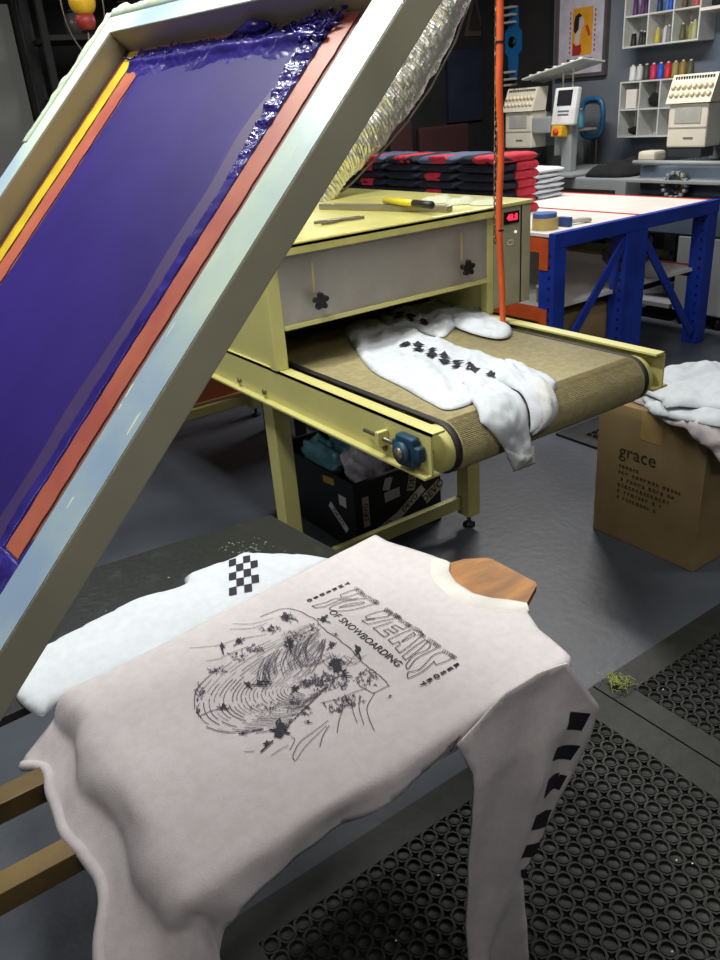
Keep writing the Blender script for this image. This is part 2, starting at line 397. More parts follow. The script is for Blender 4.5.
duct = tag(b.build('exhaust_duct', mat('duct_foil', (240, 238, 230), 0.38, .85, (224, 221, 210), 30, bump=0.8, bs=38)), 'crinkled silver foil exhaust duct rising from the top of the dryer hood', 'duct')
for pp in duct.data.polygons: pp.use_smooth = False
wr = MB(); wr.tube([ony(u, v, 2.93) for u, v in ((341, 192), (352, 183), (380, 154), (407, 122), (431, 87), (455, 42), (472, -5))], 0.005, 8)
wr.build('edge_wire', M_chain, duct, True)

# ------------------------------------------------------------------ things on top of the hood
TZ = 1.2565
def rod(name, a, b_, w_, h_, m, parent=None, z0=TZ):
    a = Vector((a[0], a[1], z0)); b_ = Vector((b_[0], b_[1], z0)); d = (b_-a); L = d.length; M = frame_m(a, d, Vector((0, 0, 1)).cross(d)); 
    q = MB(); q.box(0, L, -w_/2, w_/2, 0, h_, min(w_, h_)*.2, M); return q.build(name, m, parent)
a = onz(322, 209, TZ); c = onz(450, 212, TZ)
sq = rod('squeegee', a, c, 0.035, 0.02, mat('squeegee_alu', (168, 160, 140), .35, .7)); tag(sq, 'long grey squeegee bar lying along the top of the hood', 'squeegee')
a = onz(385, 204, TZ+.02); c = onz(414, 207, TZ+.02); c2 = onz(432, 209, TZ+.02)
mk = thing('marker', 'yellow marker pen with black cap on top of the hood', 'marker', (a.x, a.y, TZ+.0205))
q = MB(); q.tube([(a.x, a.y, TZ+.032), (c.x, c.y, TZ+.032)], .011, 12); q.build('barrel', mat('marker_yellow', (214, 196, 40), .4), mk, True)
q = MB(); q.tube([(c.x, c.y, TZ+.032), (c2.x, c2.y, TZ+.032)], .012, 12); q.build('cap', M_black, mk, True)
a = onz(318, 225, TZ); c = onz(362, 219, TZ)
pl = thing('scissors', 'grey scissors lying on the hood beside the screen frame', 'scissors', (a.x, a.y, TZ))
for s_ in (-1, 1):
    mid = (a+c)/2+Vector((0, .0, 0)); q = MB()
    pth = [(a.x, a.y+s_*.022, TZ+.006), (a.x*.7+c.x*.3, a.y*.7+c.y*.3+s_*.02, TZ+.006), (mid.x, mid.y, TZ+.007+s_*.001), (c.x, c.y-s_*.012, TZ+.006)]
    q.tube(cat_rom(pth, 6), .005, 8); q.build('blade', M_chain, pl, True)
g = MB()
for (u, v, rx, ry, h) in ((438, 202, .07, .05, .02), (462, 203, .06, .05, .016), (485, 204, .05, .045, .014)):
    c = onz(u, v, TZ); cc = [(c.x+rx*math.cos(a), c.y+ry*math.sin(a)*(1+.3*math.sin(3*a))) for a in [2*PI*k/14 for k in range(14)]]
    m_ = cloth(cc, lambda x, y, d, h=h: Vector((x, y, TZ+.001+h*min(1, d/.02)**.5*(1+.35*nz(x*50, y*50)))), .01); join_mb(g, m_)
tag(g.build('cotton_glove', mat('glove_white', (205, 206, 180), .9), None, True), 'crumpled off white work glove at the back corner of the hood', 'glove')

# ------------------------------------------------------------------ hose and chain hanging in front of the cabinet
hp = [ony(500, -60, 1.95), ony(500, 0, 1.95), ony(499, 80, 1.95), ony(501, 150, 1.95), ony(499, 210, 1.95), ony(500, 250, 1.95), ony(502, 290, 1.95), ony(503, 330, 1.95)]
hp[0].z = 3.2; hp[0].x = hp[1].x
ho = thing('air_hose', 'orange air hose hanging down in front of the dryer control cabinet', 'hose', tuple(hp[-1]))
q = MB(); q.tube(cat_rom(hp, 6), 0.0105, 12); q.build('hose', M_orange, ho, True)
for v in (42, 230):
    c = ony(500, v, 1.95); q = MB(); q.lathe([(0.0105, -.003), (.0135, -.003), (.0135, .003), (.0105, .003)], c, 'Z', 12); q.build('cable_tie', M_black, ho)
ch = MB(); top = ony(497, -40, 1.965); bot = ony(495, 240, 1.965); L = (top-bot).length; nlink = int(L/0.019)
for k in range(nlink):
    c = bot.lerp(top, k/nlink); dx, dy = ((.006, 0), (0, .006))[k % 2]; pts = []
    for j in range(8): a = 2*PI*j/8; pts.append(c+Vector((dx*math.cos(a), dy*math.cos(a), .013*math.sin(a))))
    ch.tube(pts+[pts[0]], 0.0022, 5, False)
tag(ch.build('hanging_chain', M_chain, None, True), 'thin steel link chain hanging beside the orange air hose', 'chain')

# ------------------------------------------------------------------ crate with stickers under the dryer
cx0, cx1, cy0, cy1, ch_ = 1.48, 1.91, 2.28, 2.86, 0.30
CR = thing('plastic_crate', 'black crate covered in stickers and full of plastic under the dryer', 'crate', ((cx0+cx1)/2, (cy0+cy1)/2, 0.0005))
b = MB()
b.box(cx0, cx1, cy0, cy0+.012, .001, ch_).box(cx0, cx1, cy1-.012, cy1, .001, ch_).box(cx0, cx0+.012, cy0+.012, cy1-.012, .001, ch_).box(cx1-.012, cx1, cy0+.012, cy1-.012, .001, ch_).box(cx0+.01, cx1-.01, cy0+.01, cy1-.01, .001, .015)
b.box(cx0-.006, cx1+.006, cy0-.006, cy0+.004, ch_-.018, ch_)
crb = b.build('body', mat('crate_black', (18, 18, 24), .5), CR)
M_stick = mat('sticker_white', (226, 222, 214), .6); M_stickp = mat('sticker_pink', (220, 196, 186), .6)
def sticker(face, u, v, w_, h_, rot, txt, m=M_stick, col=M_black):
    if face == 'Y': o = Vector((u, cy0-.0075 if v > ch_-.04 else cy0-.0018, v)); X = Vector((1, 0, 0)); Z = Vector((0, 0, 1))
    else: o = Vector((cx0-.0018, u, v)); X = Vector((0, -1, 0)); Z = Vector((0, 0, 1))
    ca, sa = math.cos(rot), math.sin(rot); M = frame_m(o, X*ca+Z*sa, -X*sa+Z*ca)
    q = MB(); q.box(-w_/2, w_/2, -h_/2, h_/2, 0, .0008, 0, M); s_ = q.build('sticker', m, CR)
    if txt: font_mesh(txt, h_*.95, M @ Matrix.Translation((0, 0, .0014)), 'lettering', col, s_, .0006)
sticker('Y', 1.53, .17, .13, .030, PI/2, 'DEVO', M_stickp); sticker('Y', 1.66, .20, .075, .042, .05, ''); sticker('Y', 1.745, .135, .17, .036, .55, 'DEVO', M_stick)
sticker('Y', 1.765, .245, .12, .040, 1.35, 'DEVO', M_stickp); sticker('Y', 1.865, .145, .10, .050, .5, 'DEVO', M_stick); sticker('Y', 1.64, .255, .055, .035, 1.2, '', M_stick)
sticker('Y', 1.61, .075, .13, .03, .35, 'DEVO', M_stick); sticker('X', 2.40, .12, .14, .032, -.6, 'DEVO', M_stick); sticker('X', 2.36, .205, .05, .045, 0, '', M_stick)
sticker('X', 2.45, .265, .08, .03, .1, '', mat('sticker_yellow', (190, 160, 50), .6))
sticker('Y', 1.80, .06, .09, .03, .1, 'DEVO', M_stick); sticker('Y', 1.86, .235, .07, .03, .5, '', mat('sticker_brown', (90, 60, 40), .6))
def bag(name, cx, cy, z0, rx, ry, h, m, label, seed):
    q = MB(); r = bmesh.ops.create_icosphere(q.bm, subdivisions=4, radius=1.0)
    for v in q.bm.verts:
        d = v.co.normalized(); k = 1+.28*nz(d.x*2.2+seed, d.y*2.2, d.z*2.2)+.14*abs(nz(d.x*6, d.y*6+seed, d.z*6))
        v.co = Vector((cx+d.x*rx*k, cy+d.y*ry*k, z0+(d.z*.5+.5)*h*k))
    return tag(q.build(name, m, None, True), label, 'bag')
M_pg = mat('plastic_grey', (236, 232, 240), .3, 0, (200, 200, 210), 12, bump=.4, bs=30); M_pt = mat('plastic_teal', (110, 180, 190), .3, 0, (80, 130, 150), 12, bump=.3, bs=30)
bag('plastic_bag', 1.65, 2.42, .20, .095, .09, .19, M_pg, 'crumpled grey plastic bag in the middle of the black crate', 1)
bag('plastic_bag', 1.57, 2.62, .22, .06, .13, .13, M_pt, 'teal plastic bag at the left of the black crate', 4)
bag('plastic_bag', 1.71, 2.60, .23, .11, .08, .20, M_pt, 'teal plastic bag behind the grey one in the black crate', 9)
bag('plastic_bag', 1.78, 2.42, .24, .075, .08, .17, mat('plastic_green', (200, 220, 200), .3, 0, (90, 110, 110), 14, bump=.3), 'pale green clear plastic bag at the right of the black crate', 13)

# ------------------------------------------------------------------ tall carton with shirts on it
KX0, KX1, KY0, KY1, KZ = 2.295, 2.86, 1.358, 1.805, 0.55
CT = thing('carton', 'tall brown cardboard carton marked grace, standing beside the conveyor end', 'carton', ((KX0+KX1)/2, (KY0+KY1)/2, .0005))
cbx = box('body', KX0, KX1, KY0, KY1, .001, KZ, M_card, CT, .002)
box('tape', KX0-.0008, KX1, 1.55, 1.61, KZ, KZ+.0012, mat('parcel_tape', (188, 156, 100), .3), CT)
box('tape', KX0-.0012, KX0+.0, 1.53, 1.62, KZ-.11, KZ, mat('parcel_tape', (188, 156, 100), .3), CT)
GM = lambda y, z: frame_m((KX0-.0015, y, z), (0, -1, 0), (0, 0, 1))
font_mesh('grace', .074, GM(1.625, .372), 'lettering', M_cardink, CT, 0.0)
q = MB(); random.seed(3)
for r_, (n_, x_) in enumerate(((7, 0), (18, 0), (16, 0), (14, 0), (13, 0), (12, 0))):
    zz = .312-r_*.026; yy = 1.70
    for k in range(n_):
        wd = random.choice((.007, .009, .011)); 
        if random.random() < .14: yy -= .012; continue
        M = GM(yy, zz); q.box(0, wd*.35, -.006, .006, 0, .0006, 0, M); q.box(0, wd, .003, .006, 0, .0006, 0, M)
        if random.random() < .6: q.box(wd*.7, wd, -.006, .004, 0, .0006, 0, M)
        if random.random() < .5: q.box(0, wd, -.006, -.003, 0, .0006, 0, M)
        yy -= wd+.007
q.build('small_print', mat('faded_print', (100, 78, 54), .9), CT)

def drape_box(x, y, z0, X0, X1, Y0, Y1, out=0.06, r=0.02):
    px, py = max(X0, min(X1, x)), max(Y0, min(Y1, y)); dx, dy = x-px, y-py; e = math.hypot(dx, dy)
    if e < 1e-6: return Vector((x, y, z0))
    ux, uy = dx/e, dy/e; down = max(0, e-r*.6)+ (min(e, r*.6)**2)/(r*1.2)
    o = min(e, r)*.55+out*max(0, e-r)
    return Vector((px+ux*o, py+uy*o, z0-down*.97))
# pile of shirts: each layer its own shirt draped over the carton corner
specs = [
 ('white shirt lowest in the pile on the tall carton, hanging over its corner', [(2.235, 1.50), (2.25, 1.42), (2.20, 1.36), (2.23, 1.27), (2.31, 1.23), (2.45, 1.24), (2.62, 1.25), (2.80, 1.28), (2.84, 1.5), (2.80, 1.72), (2.55, 1.76), (2.36, 1.73), (2.27, 1.62)], .556, 2),
 ('crumpled white shirt in the middle of the pile on the tall carton', [(2.26, 1.60), (2.235, 1.50), (2.25, 1.38), (2.30, 1.29), (2.44, 1.28), (2.60, 1.275), (2.78, 1.31), (2.80, 1.6), (2.62, 1.74), (2.40, 1.71)], .578, 5),
 ('white shirt with small dark print, topmost of the pile on the tall carton', [(2.33, 1.73), (2.27, 1.62), (2.26, 1.50), (2.31, 1.40), (2.42, 1.33), (2.60, 1.32), (2.74, 1.36), (2.78, 1.55), (2.66, 1.70), (2.48, 1.74)], .602, 8)]
for lab, ol, z0, sd in specs:
    ol = [((2.33+(x-2.3)*(.35 if y > 1.61 else .95) if x < 2.36 else x), y-(.03 if y < 1.35 else 0)) for x, y in ol]
    def fm(x, y, d, z0=z0, sd=sd):
        p = drape_box(x, y, z0, KX0+.0, KX1-.01, KY0+.0, KY1, .05+.02*sd/8, .05)
        n_ = .034*nz(x*8+sd, y*8)+.024*abs(nz(x*17, y*17+sd)); k = min(1, d/.02)
        e = math.hypot(x-max(KX0, min(KX1, x)), y-max(KY0, min(KY1, y)))
        if e < 1e-6: p.z += max(-.004, n_)*k+.012*k**.5
        else:
            a = max(0, min(1, e/.03)); p.z += (1-a)*(max(-.004, n_)+.012)*k
            dx, dy = x-max(KX0, min(KX1, x)), y-max(KY0, min(KY1, y)); L = math.hypot(dx, dy); f = .010+.012*sd/8+abs(n_)*1.1
            p.x += dx/L*f; p.y += dy/L*f
        return p
    o = cloth(ol, fm, .013).build('white_shirt', M_cotton if sd < 5 else M_cottonb, None, True, solid=.003); tag(o, lab, 'shirt', 'white shirts piled on the tall carton')
    if sd == 8:
        q = MB()
        for k in range(5):
            x, y = 2.60+k*.018, 1.50-k*.004; q.poly([fm(x+a, y+b_, .1)+Vector((0, 0, .003)) for a, b_ in ((0, 0), (.011, 0), (.013, .014), (.002, .015))])
        q.build('dark_print', M_ink, o)

# ------------------------------------------------------------------ shirts on the conveyor
ZB = 0.874
def belt_map(x, y, d, H=.014, sd=0.0, over=0.0):
    """lies on the belt, follows the drum once past its crown, then hangs"""
    u_, v_ = x*.55+y*.83, x*.83-y*.55
    w_ = .020*nz(u_*5+sd, v_*16)+.012*abs(nz(u_*12+sd, v_*40))+.006*nz(x*45, y*45, sd)
    t = H*min(1, d/.022)**.6+max(-.004, w_)*min(1, d/.025)+.003+over
    s = RC[0]-y
    if s <= 0: return Vector((x, y, ZB+t))
    a = s/(RR+.002); amax = 1.45
    if a < amax: return Vector((x, RC[0]-(RR+.003+t)*math.sin(a), RC[1]+(RR+.003+t)*math.cos(a)))
    rest = s-amax*(RR+.002)
    return Vector((x, RC[0]-(RR+.003+t)*math.sin(amax)-rest*.05, RC[1]+(RR+.003+t)*math.cos(amax)-rest))
def PX(pts, z): return [tuple(onz(u, v, z)[:2]) for u, v in pts]
# front shirt
body_px = [(346, 335), (349, 326), (364, 321), (385, 324), (410, 331), (440, 341), (470, 351), (505, 362), (541, 373), (556, 383), (548, 392), (520, 392), (495, 388), (482, 400), (450, 411), (430, 404), (400, 387), (372, 372), (356, 352)]
S1 = thing('printed_shirt', 'white long sleeved shirt with checkered sleeve stripe nearest the end of the conveyor belt', 'shirt', tuple(onz(430, 370, ZB)))
cloth(PX(body_px, ZB), lambda x, y, d: belt_map(x, y, d, .010, 1), .011).build('body', M_cottonb, S1, True, solid=.002)
slv_px = [(480, 352), (512, 362), (540, 372), (552, 390), (536, 404), (524, 398), (505, 386), (482, 372), (470, 360)]
def p2(pts, z): return [tuple(onz(u, v, z)[:2]) for u, v in pts]
S1b = cloth(p2([(470, 362), (500, 366), (520, 374), (541, 385), (558, 397), (556, 403), (541, 409), (534, 407), (515, 395), (490, 384), (470, 378)], ZB), lambda x, y, d: belt_map(x, y, d, .014, 3, .012), .009).build('sleeve', M_cottonb, S1, True, solid=.002)
# hanging sleeve over the drum: pattern given in belt coordinates (y runs on past the crown)
def patt(u, v):      # photo point on the drum front / below it -> unrolled coordinate
    p = ony(u, v, RC[0]-RR-.01); a = p.z
    return (p.x, RC[0]-1.45*(RR+.002)-(RC[1]+(RR+.003)*math.cos(1.45)-p.z))
hs = [tuple(onz(462, 386, ZB)[:2]), tuple(onz(500, 384, ZB)[:2]), patt(528, 425), patt(531, 447), patt(531, 462), patt(527, 466), patt(512, 470), patt(506, 458), patt(503, 448), patt(487, 425)]
cloth(hs, lambda x, y, d: belt_map(x, y, d, .010, 6, .006), .008, False).build('hanging_sleeve', M_cottonb, S1, True, solid=.002)
cuff = [patt(503, 449), patt(532, 445), patt(532, 463), patt(511, 471)]
M_rib = mat('rib_knit', (214, 216, 216), .9, bump=.3, bs=260, spec=.1)
cloth(cuff, lambda x, y, d: belt_map(x, y, d, .010, 6, .009), .006, False).build('cuff', M_rib, S1, True, solid=.002)
cloth(p2([(537, 382), (559, 397), (556, 403), (542, 410), (526, 397)], ZB), lambda x, y, d: belt_map(x, y, d, .014, 3, .016), .006, False).build('cuff', M_rib, S1, True, solid=.002)
def checks(path, n, wd, z0, fm, dz=.003, rows=2, skip=0.0):
    q = MB(); P_ = cat_rom([(p[0], p[1], 0) for p in path], 8); T = [0]
    for a, b_ in zip(P_, P_[1:]): T.append(T[-1]+(b_-a).length)
    def at(s):
        s = max(0, min(T[-1]-1e-6, s))
        for i in range(len(T)-1):
            if T[i+1] >= s: t = (s-T[i])/(T[i+1]-T[i]+1e-9); p = P_[i].lerp(P_[i+1], t); d = (P_[i+1]-P_[i]).normalized(); return p, Vector((-d.y, d.x, 0))
    for k in range(n):
        for r_ in range(rows):
            if (k+r_) % 2: continue
            s0, s1 = T[-1]*k/n, T[-1]*(k+1)/n; o0, o1 = wd*(r_/rows-.5), wd*((r_+1)/rows-.5)
            G = []
            for si in range(3):
                p, nn = at(s0+(s1-s0)*si/2); G.append([fm(*(p+nn*(o0+(o1-o0)*j/2))[:2])+Vector((0, 0, dz)) for j in range(3)])
            for i in range(2):
                for j in range(2): q.poly([G[i][j], G[i+1][j], G[i+1][j+1], G[i][j+1]])
    return q
cp = p2([(404, 344), (416, 347), (432, 353), (450, 360), (470, 368), (488, 373), (512, 378)], ZB+.02)
checks(cp, 14, .052, ZB, lambda x, y: belt_map(x, y, .05, .010, 1), .0075).build('checkered_stripe', M_ink, S1)
# second shirt further in
S2 = thing('printed_shirt', 'white long sleeved shirt with checkered sleeve stripe half inside the dryer hood', 'shirt', tuple(onz(420, 315, ZB)))
b2 = PX([(380, 318), (374, 309), (392, 303), (420, 302), (455, 303), (470, 304), (476, 312), (466, 319), (452, 331), (444, 338), (430, 336), (405, 329), (385, 326)], ZB)
cloth(b2, lambda x, y, d: belt_map(x, y, d, .012, 11), .012).build('body', M_cottonb, S2, True, solid=.002)
s2 = PX([(446, 316), (466, 313), (477, 312), (490, 318), (508, 327), (512, 334), (509, 339), (500, 341), (485, 339), (465, 333), (452, 326)], ZB)
cloth(s2, lambda x, y, d: belt_map(x, y, d, .014, 13, .004), .010).build('sleeve', M_cottonb, S2, True, solid=.002)
cp = p2([(378, 309), (395, 314), (412, 319), (432, 323)], ZB+.02)
checks(cp, 9, .055, ZB, lambda x, y: belt_map(x, y, .05, .012, 11), .0075).build('checkered_stripe', M_ink, S2)

# ------------------------------------------------------------------ press: arms, platens
PR = thing('screen_press', 'screen printing press with gold coloured square arms under the shirt platen', 'press', (-0.55, 1.0, 0.0))
b = MB(); b.lathe([(0, 0), (.28, 0), (.28, .03), (.09, .05), (.08, .60), (.16, .62), (.16, .70), (0, .70)], (-.62, 1.05, .001), 'Z', 28); b.build('column', mat('press_grey', (70, 74, 78), .5), PR, True)
for (y0, y1) in ((1.147, 1.190), (0.972, 1.014)):
    box('arm', -0.50, 0.74, y0, y1, 0.580, 0.620, M_arm, PR, .002)
box('arm_bracket', 0.26, 0.32, 0.80, 1.20, 0.6205, 0.6855, M_darkwood, PR)
box('arm_bracket', 0.215, 0.245, .775, .80, 0.60, 0.6855, M_wood, PR)
box('lower_strip', 0.20, 0.70, 0.765, 0.775, 0.62, 0.64, M_white, PR)
# wooden platen
ne = [tuple(onz(u, v, .70)[:2]) for u, v in ((527, 603), (536.5, 586), (536, 582.5), (492, 559), (487, 558), (464, 559), (450, 563))]
pp = [(0.185, .757), (.72, .757), (.88, .86)] + ne + [(.90, 1.18), (.80, 1.225), (.185, 1.225)]
b = MB(); b.prism(pp, .6865, .7003); tag(b.build('wooden_platen', M_wood), 'stained wooden shirt platen whose rounded neck end sticks out of the collar', 'platen')
# black platen behind
BP = MB(); BP.prism([(.04, 1.30), (.84, 1.33), tuple(onz(270, 515, .665)[:2]), tuple(onz(160, 547, .665)[:2]), (.10, 1.73)], .648, .665)
M_bp = mat('black_platen_top', (22, 25, 24), 0.42, 0, (44, 50, 42), 22, 9, .58, .78, bump=.12, bs=60)
bpo = tag(BP.build('black_platen', M_bp), 'black ink speckled platen behind the printed shirt, in front of the dryer leg', 'platen')
MB().box(-.5, .5, 1.48, 1.52, .605, .6475).build('platen_arm', M_arm, PR)
random.seed(11); q = MB()
for k in range(70):
    if k < 45: c = onz(random.gauss(245, 16), random.gauss(548, 5), .666)
    else: c = onz(random.uniform(70, 300), random.uniform(520, 640), .666)
    if not (.1 < c.x < .75 and 1.40 < c.y < 1.62): continue
    r_ = random.uniform(.0008, .003); q.prism([(c.x+r_*math.cos(a)*random.uniform(.6, 1.3), c.y+r_*math.sin(a)) for a in [2*PI*j/7 for j in range(7)]], .6652, .6658)
q.build('ink_splatter', mat('splatter', (118, 126, 102), .6), bpo)
# ------------------------------------------------------------------ white shirt on the black platen
wz = .6665
ws = PX([(14, 692), (27, 660), (60, 640), (95, 622), (140, 600), (182, 588), (186, 578), (205, 570), (232, 560), (246, 554), (262, 555), (300, 556), (335, 560)], wz)+[(.80, 1.345), (.6, 1.31), (.4, 1.285), (.25, 1.27), (.15, 1.265)]+PX([(38, 716)], wz)
def wsm(x, y, d): return Vector((x, y, wz+.012*min(1, d/.015)**.5+.005*nz(x*8, y*8)*min(1, d/.02)+.002*abs(nz(x*30, y*30))))
WS = thing('checkered_shirt', 'bright white shirt with a checkered band lying on the black platen behind the printed shirt', 'shirt', tuple(onz(180, 620, wz)))
cloth(ws, wsm, .013).build('body', M_cottonb, WS, True, solid=.002)
a0, a1, b0_, b1_ = onz(229, 561, .68), onz(257, 554, .68), onz(229, 596, .68), onz(260, 590, .68)
q = MB()
for i in range(4):
    for j in range(5):
        if (i+j) % 2: continue
        def gp(i, j): 
            s_, t_ = i/4, j/5; p = a0.lerp(a1, s_).lerp(b0_.lerp(b1_, s_), t_); return wsm(p.x, p.y, .1)+Vector((0, 0, .0028))
        q.poly([gp(i, j), gp(i+1, j), gp(i+1, j+1), gp(i, j+1)])
q.build('checkered_band', M_ink, WS)

# ------------------------------------------------------------------ main shirt
SZ = .7045; X0, Y0, Y1 = .190, .742, 1.27
def shirt_map(x, y, d=1.0):
    w_ = .0016*nz(x*7, y*7)+.0006*nz(x*22, y*22+5)
    px, py = max(X0, x), max(Y0, min(1.240+.115*max(0, x-.25), y)); dx, dy = x-px, y-py; e = math.hypot(dx, dy)
    if e < 1e-7: return Vector((x, y, SZ+max(0, w_+.0012)))
    ux, uy = dx/e, dy/e; outf = abs(ux)**1.5*.84+abs(uy)*.05; r = .016+.040*ux*ux*(1 if dx < 0 else 0)
    a = min(e/r, PI/2); lead = r*math.sin(a)*.9 if e < r*PI/2 else r*.9; rest = max(0, e-r*PI/2)
    down = r*(1-math.cos(a))+rest*math.sqrt(max(.1, 1-outf*outf)); o = lead+rest*outf
    f = min(1, e/.05)*(.35 if dy > 0 else 1); fold = f*(.010*math.sin(y*24+1.2)*abs(ux)+.010*math.sin(x*23+2.5)*abs(uy)+.010*nz(x*16, y*16))
    return Vector((px+ux*(o+fold), py+uy*(o+fold), SZ-down))
SH = thing('printed_shirt', 'white long sleeved shirt with snowboarding print stretched over the wooden platen', 'shirt', (.5, 1.0, .70))
z5 = .705
nk = [(526, 603.5), (512, 601), (492, 599), (473, 594), (456, 583), (449, 572), (450, 563)]
NKW = [tuple(onz(u, v, z5)[:2]) for u, v in nk]
seam = [tuple(onz(u, v, z5)[:2]) for u, v in ((467, 747), (490, 726), (512, 702), (530, 688), (545, 680), (562, 672), (577, 671))]
ol = [(.012, 1.235), (.034, 1.19), (.046, 1.12), (.044, 1.05), (.038, .95), (.040, .85), (.012, .78), (-.015, .68), (.000, .60), (.050, .545), (.105, .530), (.150, .545), (.182, .60), (.205, .655), (.235, .680), (.30, .680), (.36, .678), (.43, .684), (.52, .696), (.60, .706), (.64, .722)]
ol += [seam[0], seam[1], seam[2], seam[3], seam[4], seam[5], seam[6]]
ol += [tuple(onz(u, v, z5)[:2]) for u, v in ((577, 664), (570, 656), (553, 641), (539, 630), (528, 614))]
ol += NKW + [tuple(onz(u, v, z5)[:2]) for u, v in ((432, 556), (410, 549), (388, 542))] + [(.905, 1.335), (.80, 1.345), (.5, 1.315), (.25, 1.285), (.12, 1.27), (.03, 1.25)]
cloth(ol, lambda x, y, d: shirt_map(x, y, d)+Vector((0, 0, 0)), .010, False).build('body', M_cotton, SH, True, solid=.0025)
# collar rib
inn = cat_rom([Vector((p[0], p[1], 0)) for p in NKW], 6)
out = cat_rom([Vector((*onz(u, v, z5)[:2], 0)) for u, v in ((529, 611), (503, 612.5), (476, 608.5), (456, 601), (441, 590), (431, 576), (431, 559))], 6)
b = MB(); rws = []
for a, c in zip(inn, out):
    row = []
    for k in range(7): t = k/6; p = a.lerp(c, t); row.append(b.bm.verts.new((p.x, p.y, SZ+.002+.0045*math.sin(PI*t)**.6)))
    rws.append(row)
for A, B in zip(rws, rws[1:]):
    for k in range(6): b.bm.faces.new((A[k], A[k+1], B[k+1], B[k]))
b.build('collar', mat('rib_cotton', (232, 229, 224), .9, bump=.2, bs=200, spec=.1), SH, True)
# rolled hem hanging from the end of the platen
hc = [(.014, 1.235), (.037, 1.19), (.048, 1.12), (.046, 1.05), (.040, .95), (.042, .85), (.014, .78), (-.012, .68), (.004, .61), (.050, .555)]
b = MB(); b.tube([shirt_map(p.x, p.y) for p in cat_rom([(x, y, 0) for x, y in hc], 6)], .0095, 10); b.build('hem', M_cotton, SH, True)
# near sleeve, hanging down from the shoulder
SY = .690
slp = [(577, 669), (590, 690), (598, 705), (588, 738), (572, 778), (555, 820), (537, 848), (517, 868), (519, 890), (523, 930), (527, 1000), (529, 1060), (474, 1060), (470, 1000), (466, 930), (467, 860), (470, 810), (474, 775), (466, 752), (490, 727), (515, 699), (545, 679)]
SL = [(ony(u, v, SY).x, ony(u, v, SY).z) for u, v in slp]
def slm(x, z, d=1.0):
    k = max(0, min(1, (.70-z)/.15)); f = .010*math.sin((x-.66)*38+2.0*math.sin(z*5))*k
    crease = -.014*math.exp(-((x-(.70+(z-.4)*.28))/.022)**2)*max(0, min(1, (.66-z)/.1))
    y = SY+f+crease+.004*nz(x*14, z*14)+.020*max(0, min(1, (z-.62)/.09))
    return Vector((x, y, z))
sl = cloth(SL, slm, .012, False).build('sleeve', M_cotton, SH, True, solid=.004)
q = MB(); q.tube([shirt_map(x, y)+Vector((0, 0, .0015)) for x, y in seam[1:]], .0022, 6); q.build('shoulder_seam', M_cotton, SH, True)
q = MB()
for sqp in (((572, 713), (590, 713), (582, 731), (566, 729)), ((557, 747), (574, 747), (566, 762), (551, 760)), ((546, 777), (563, 775), (557, 790), (541, 796)), ((532, 811), (550, 811), (541, 827), (525, 825)), ((519, 839), (537, 840), (529, 853), (513, 851)), ((515, 864), (522, 864), (519, 873), (516, 872)),
            ((574, 747), (581, 746), (573, 762), (566, 762)), ((563, 777), (569, 777), (562, 792), (556, 790)), ((550, 812), (555, 812), (547, 828), (541, 827)), ((537, 841), (541, 838), (534, 851), (529, 853))):
    P4 = [ony(u, v, SY) for u, v in sqp]; N_ = 4
    def bl(s_, t_): p = P4[0].lerp(P4[1], s_).lerp(P4[3].lerp(P4[2], s_), t_); return slm(p.x, p.z)+Vector((0, -.0035, 0))
    for i in range(N_):
        for j in range(N_): q.poly([bl(i/N_, j/N_), bl((i+1)/N_, j/N_), bl((i+1)/N_, (j+1)/N_), bl(i/N_, (j+1)/N_)])
q.build('checkered_stripe', M_ink, sl)
# --- print
def strokes(name, lines, wpx, parent, material, dz=.0016):
    q = MB()
    for ln in lines:
        wd = wpx
        if isinstance(ln[0], (int, float)): wd = ln[0]; ln = ln[1]
        pts = [onz(u, v, z5) for u, v in ln]
        for i in range(len(pts)-1):
            a, c = pts[i], pts[i+1]; d = (c-a); L = d.length
            if L < 1e-5: continue
            d /= L; n_ = Vector((-d.y, d.x, 0))*wd/2; e = d*wd*.3
            q.poly([shirt_map(*(p)[:2])+Vector((0, 0, dz)) for p in (a-n_-e, c-n_+e, c+n_+e, a+n_-e)])
    return q.build(name, material, parent)
CA = lambda pts: [(290+x/6.545, 560+y/6.545) for x, y in pts]
CB = lambda pts: [(370+x/6.545, 600+y/6.545) for x, y in pts]
CC_ = lambda pts: [(180+x/3.0, 570+y/3.0) for x, y in pts]
def sm(pts, n=5): return [(p.x, p.y) for p in cat_rom([(x, y, 0) for x, y in pts], n)]
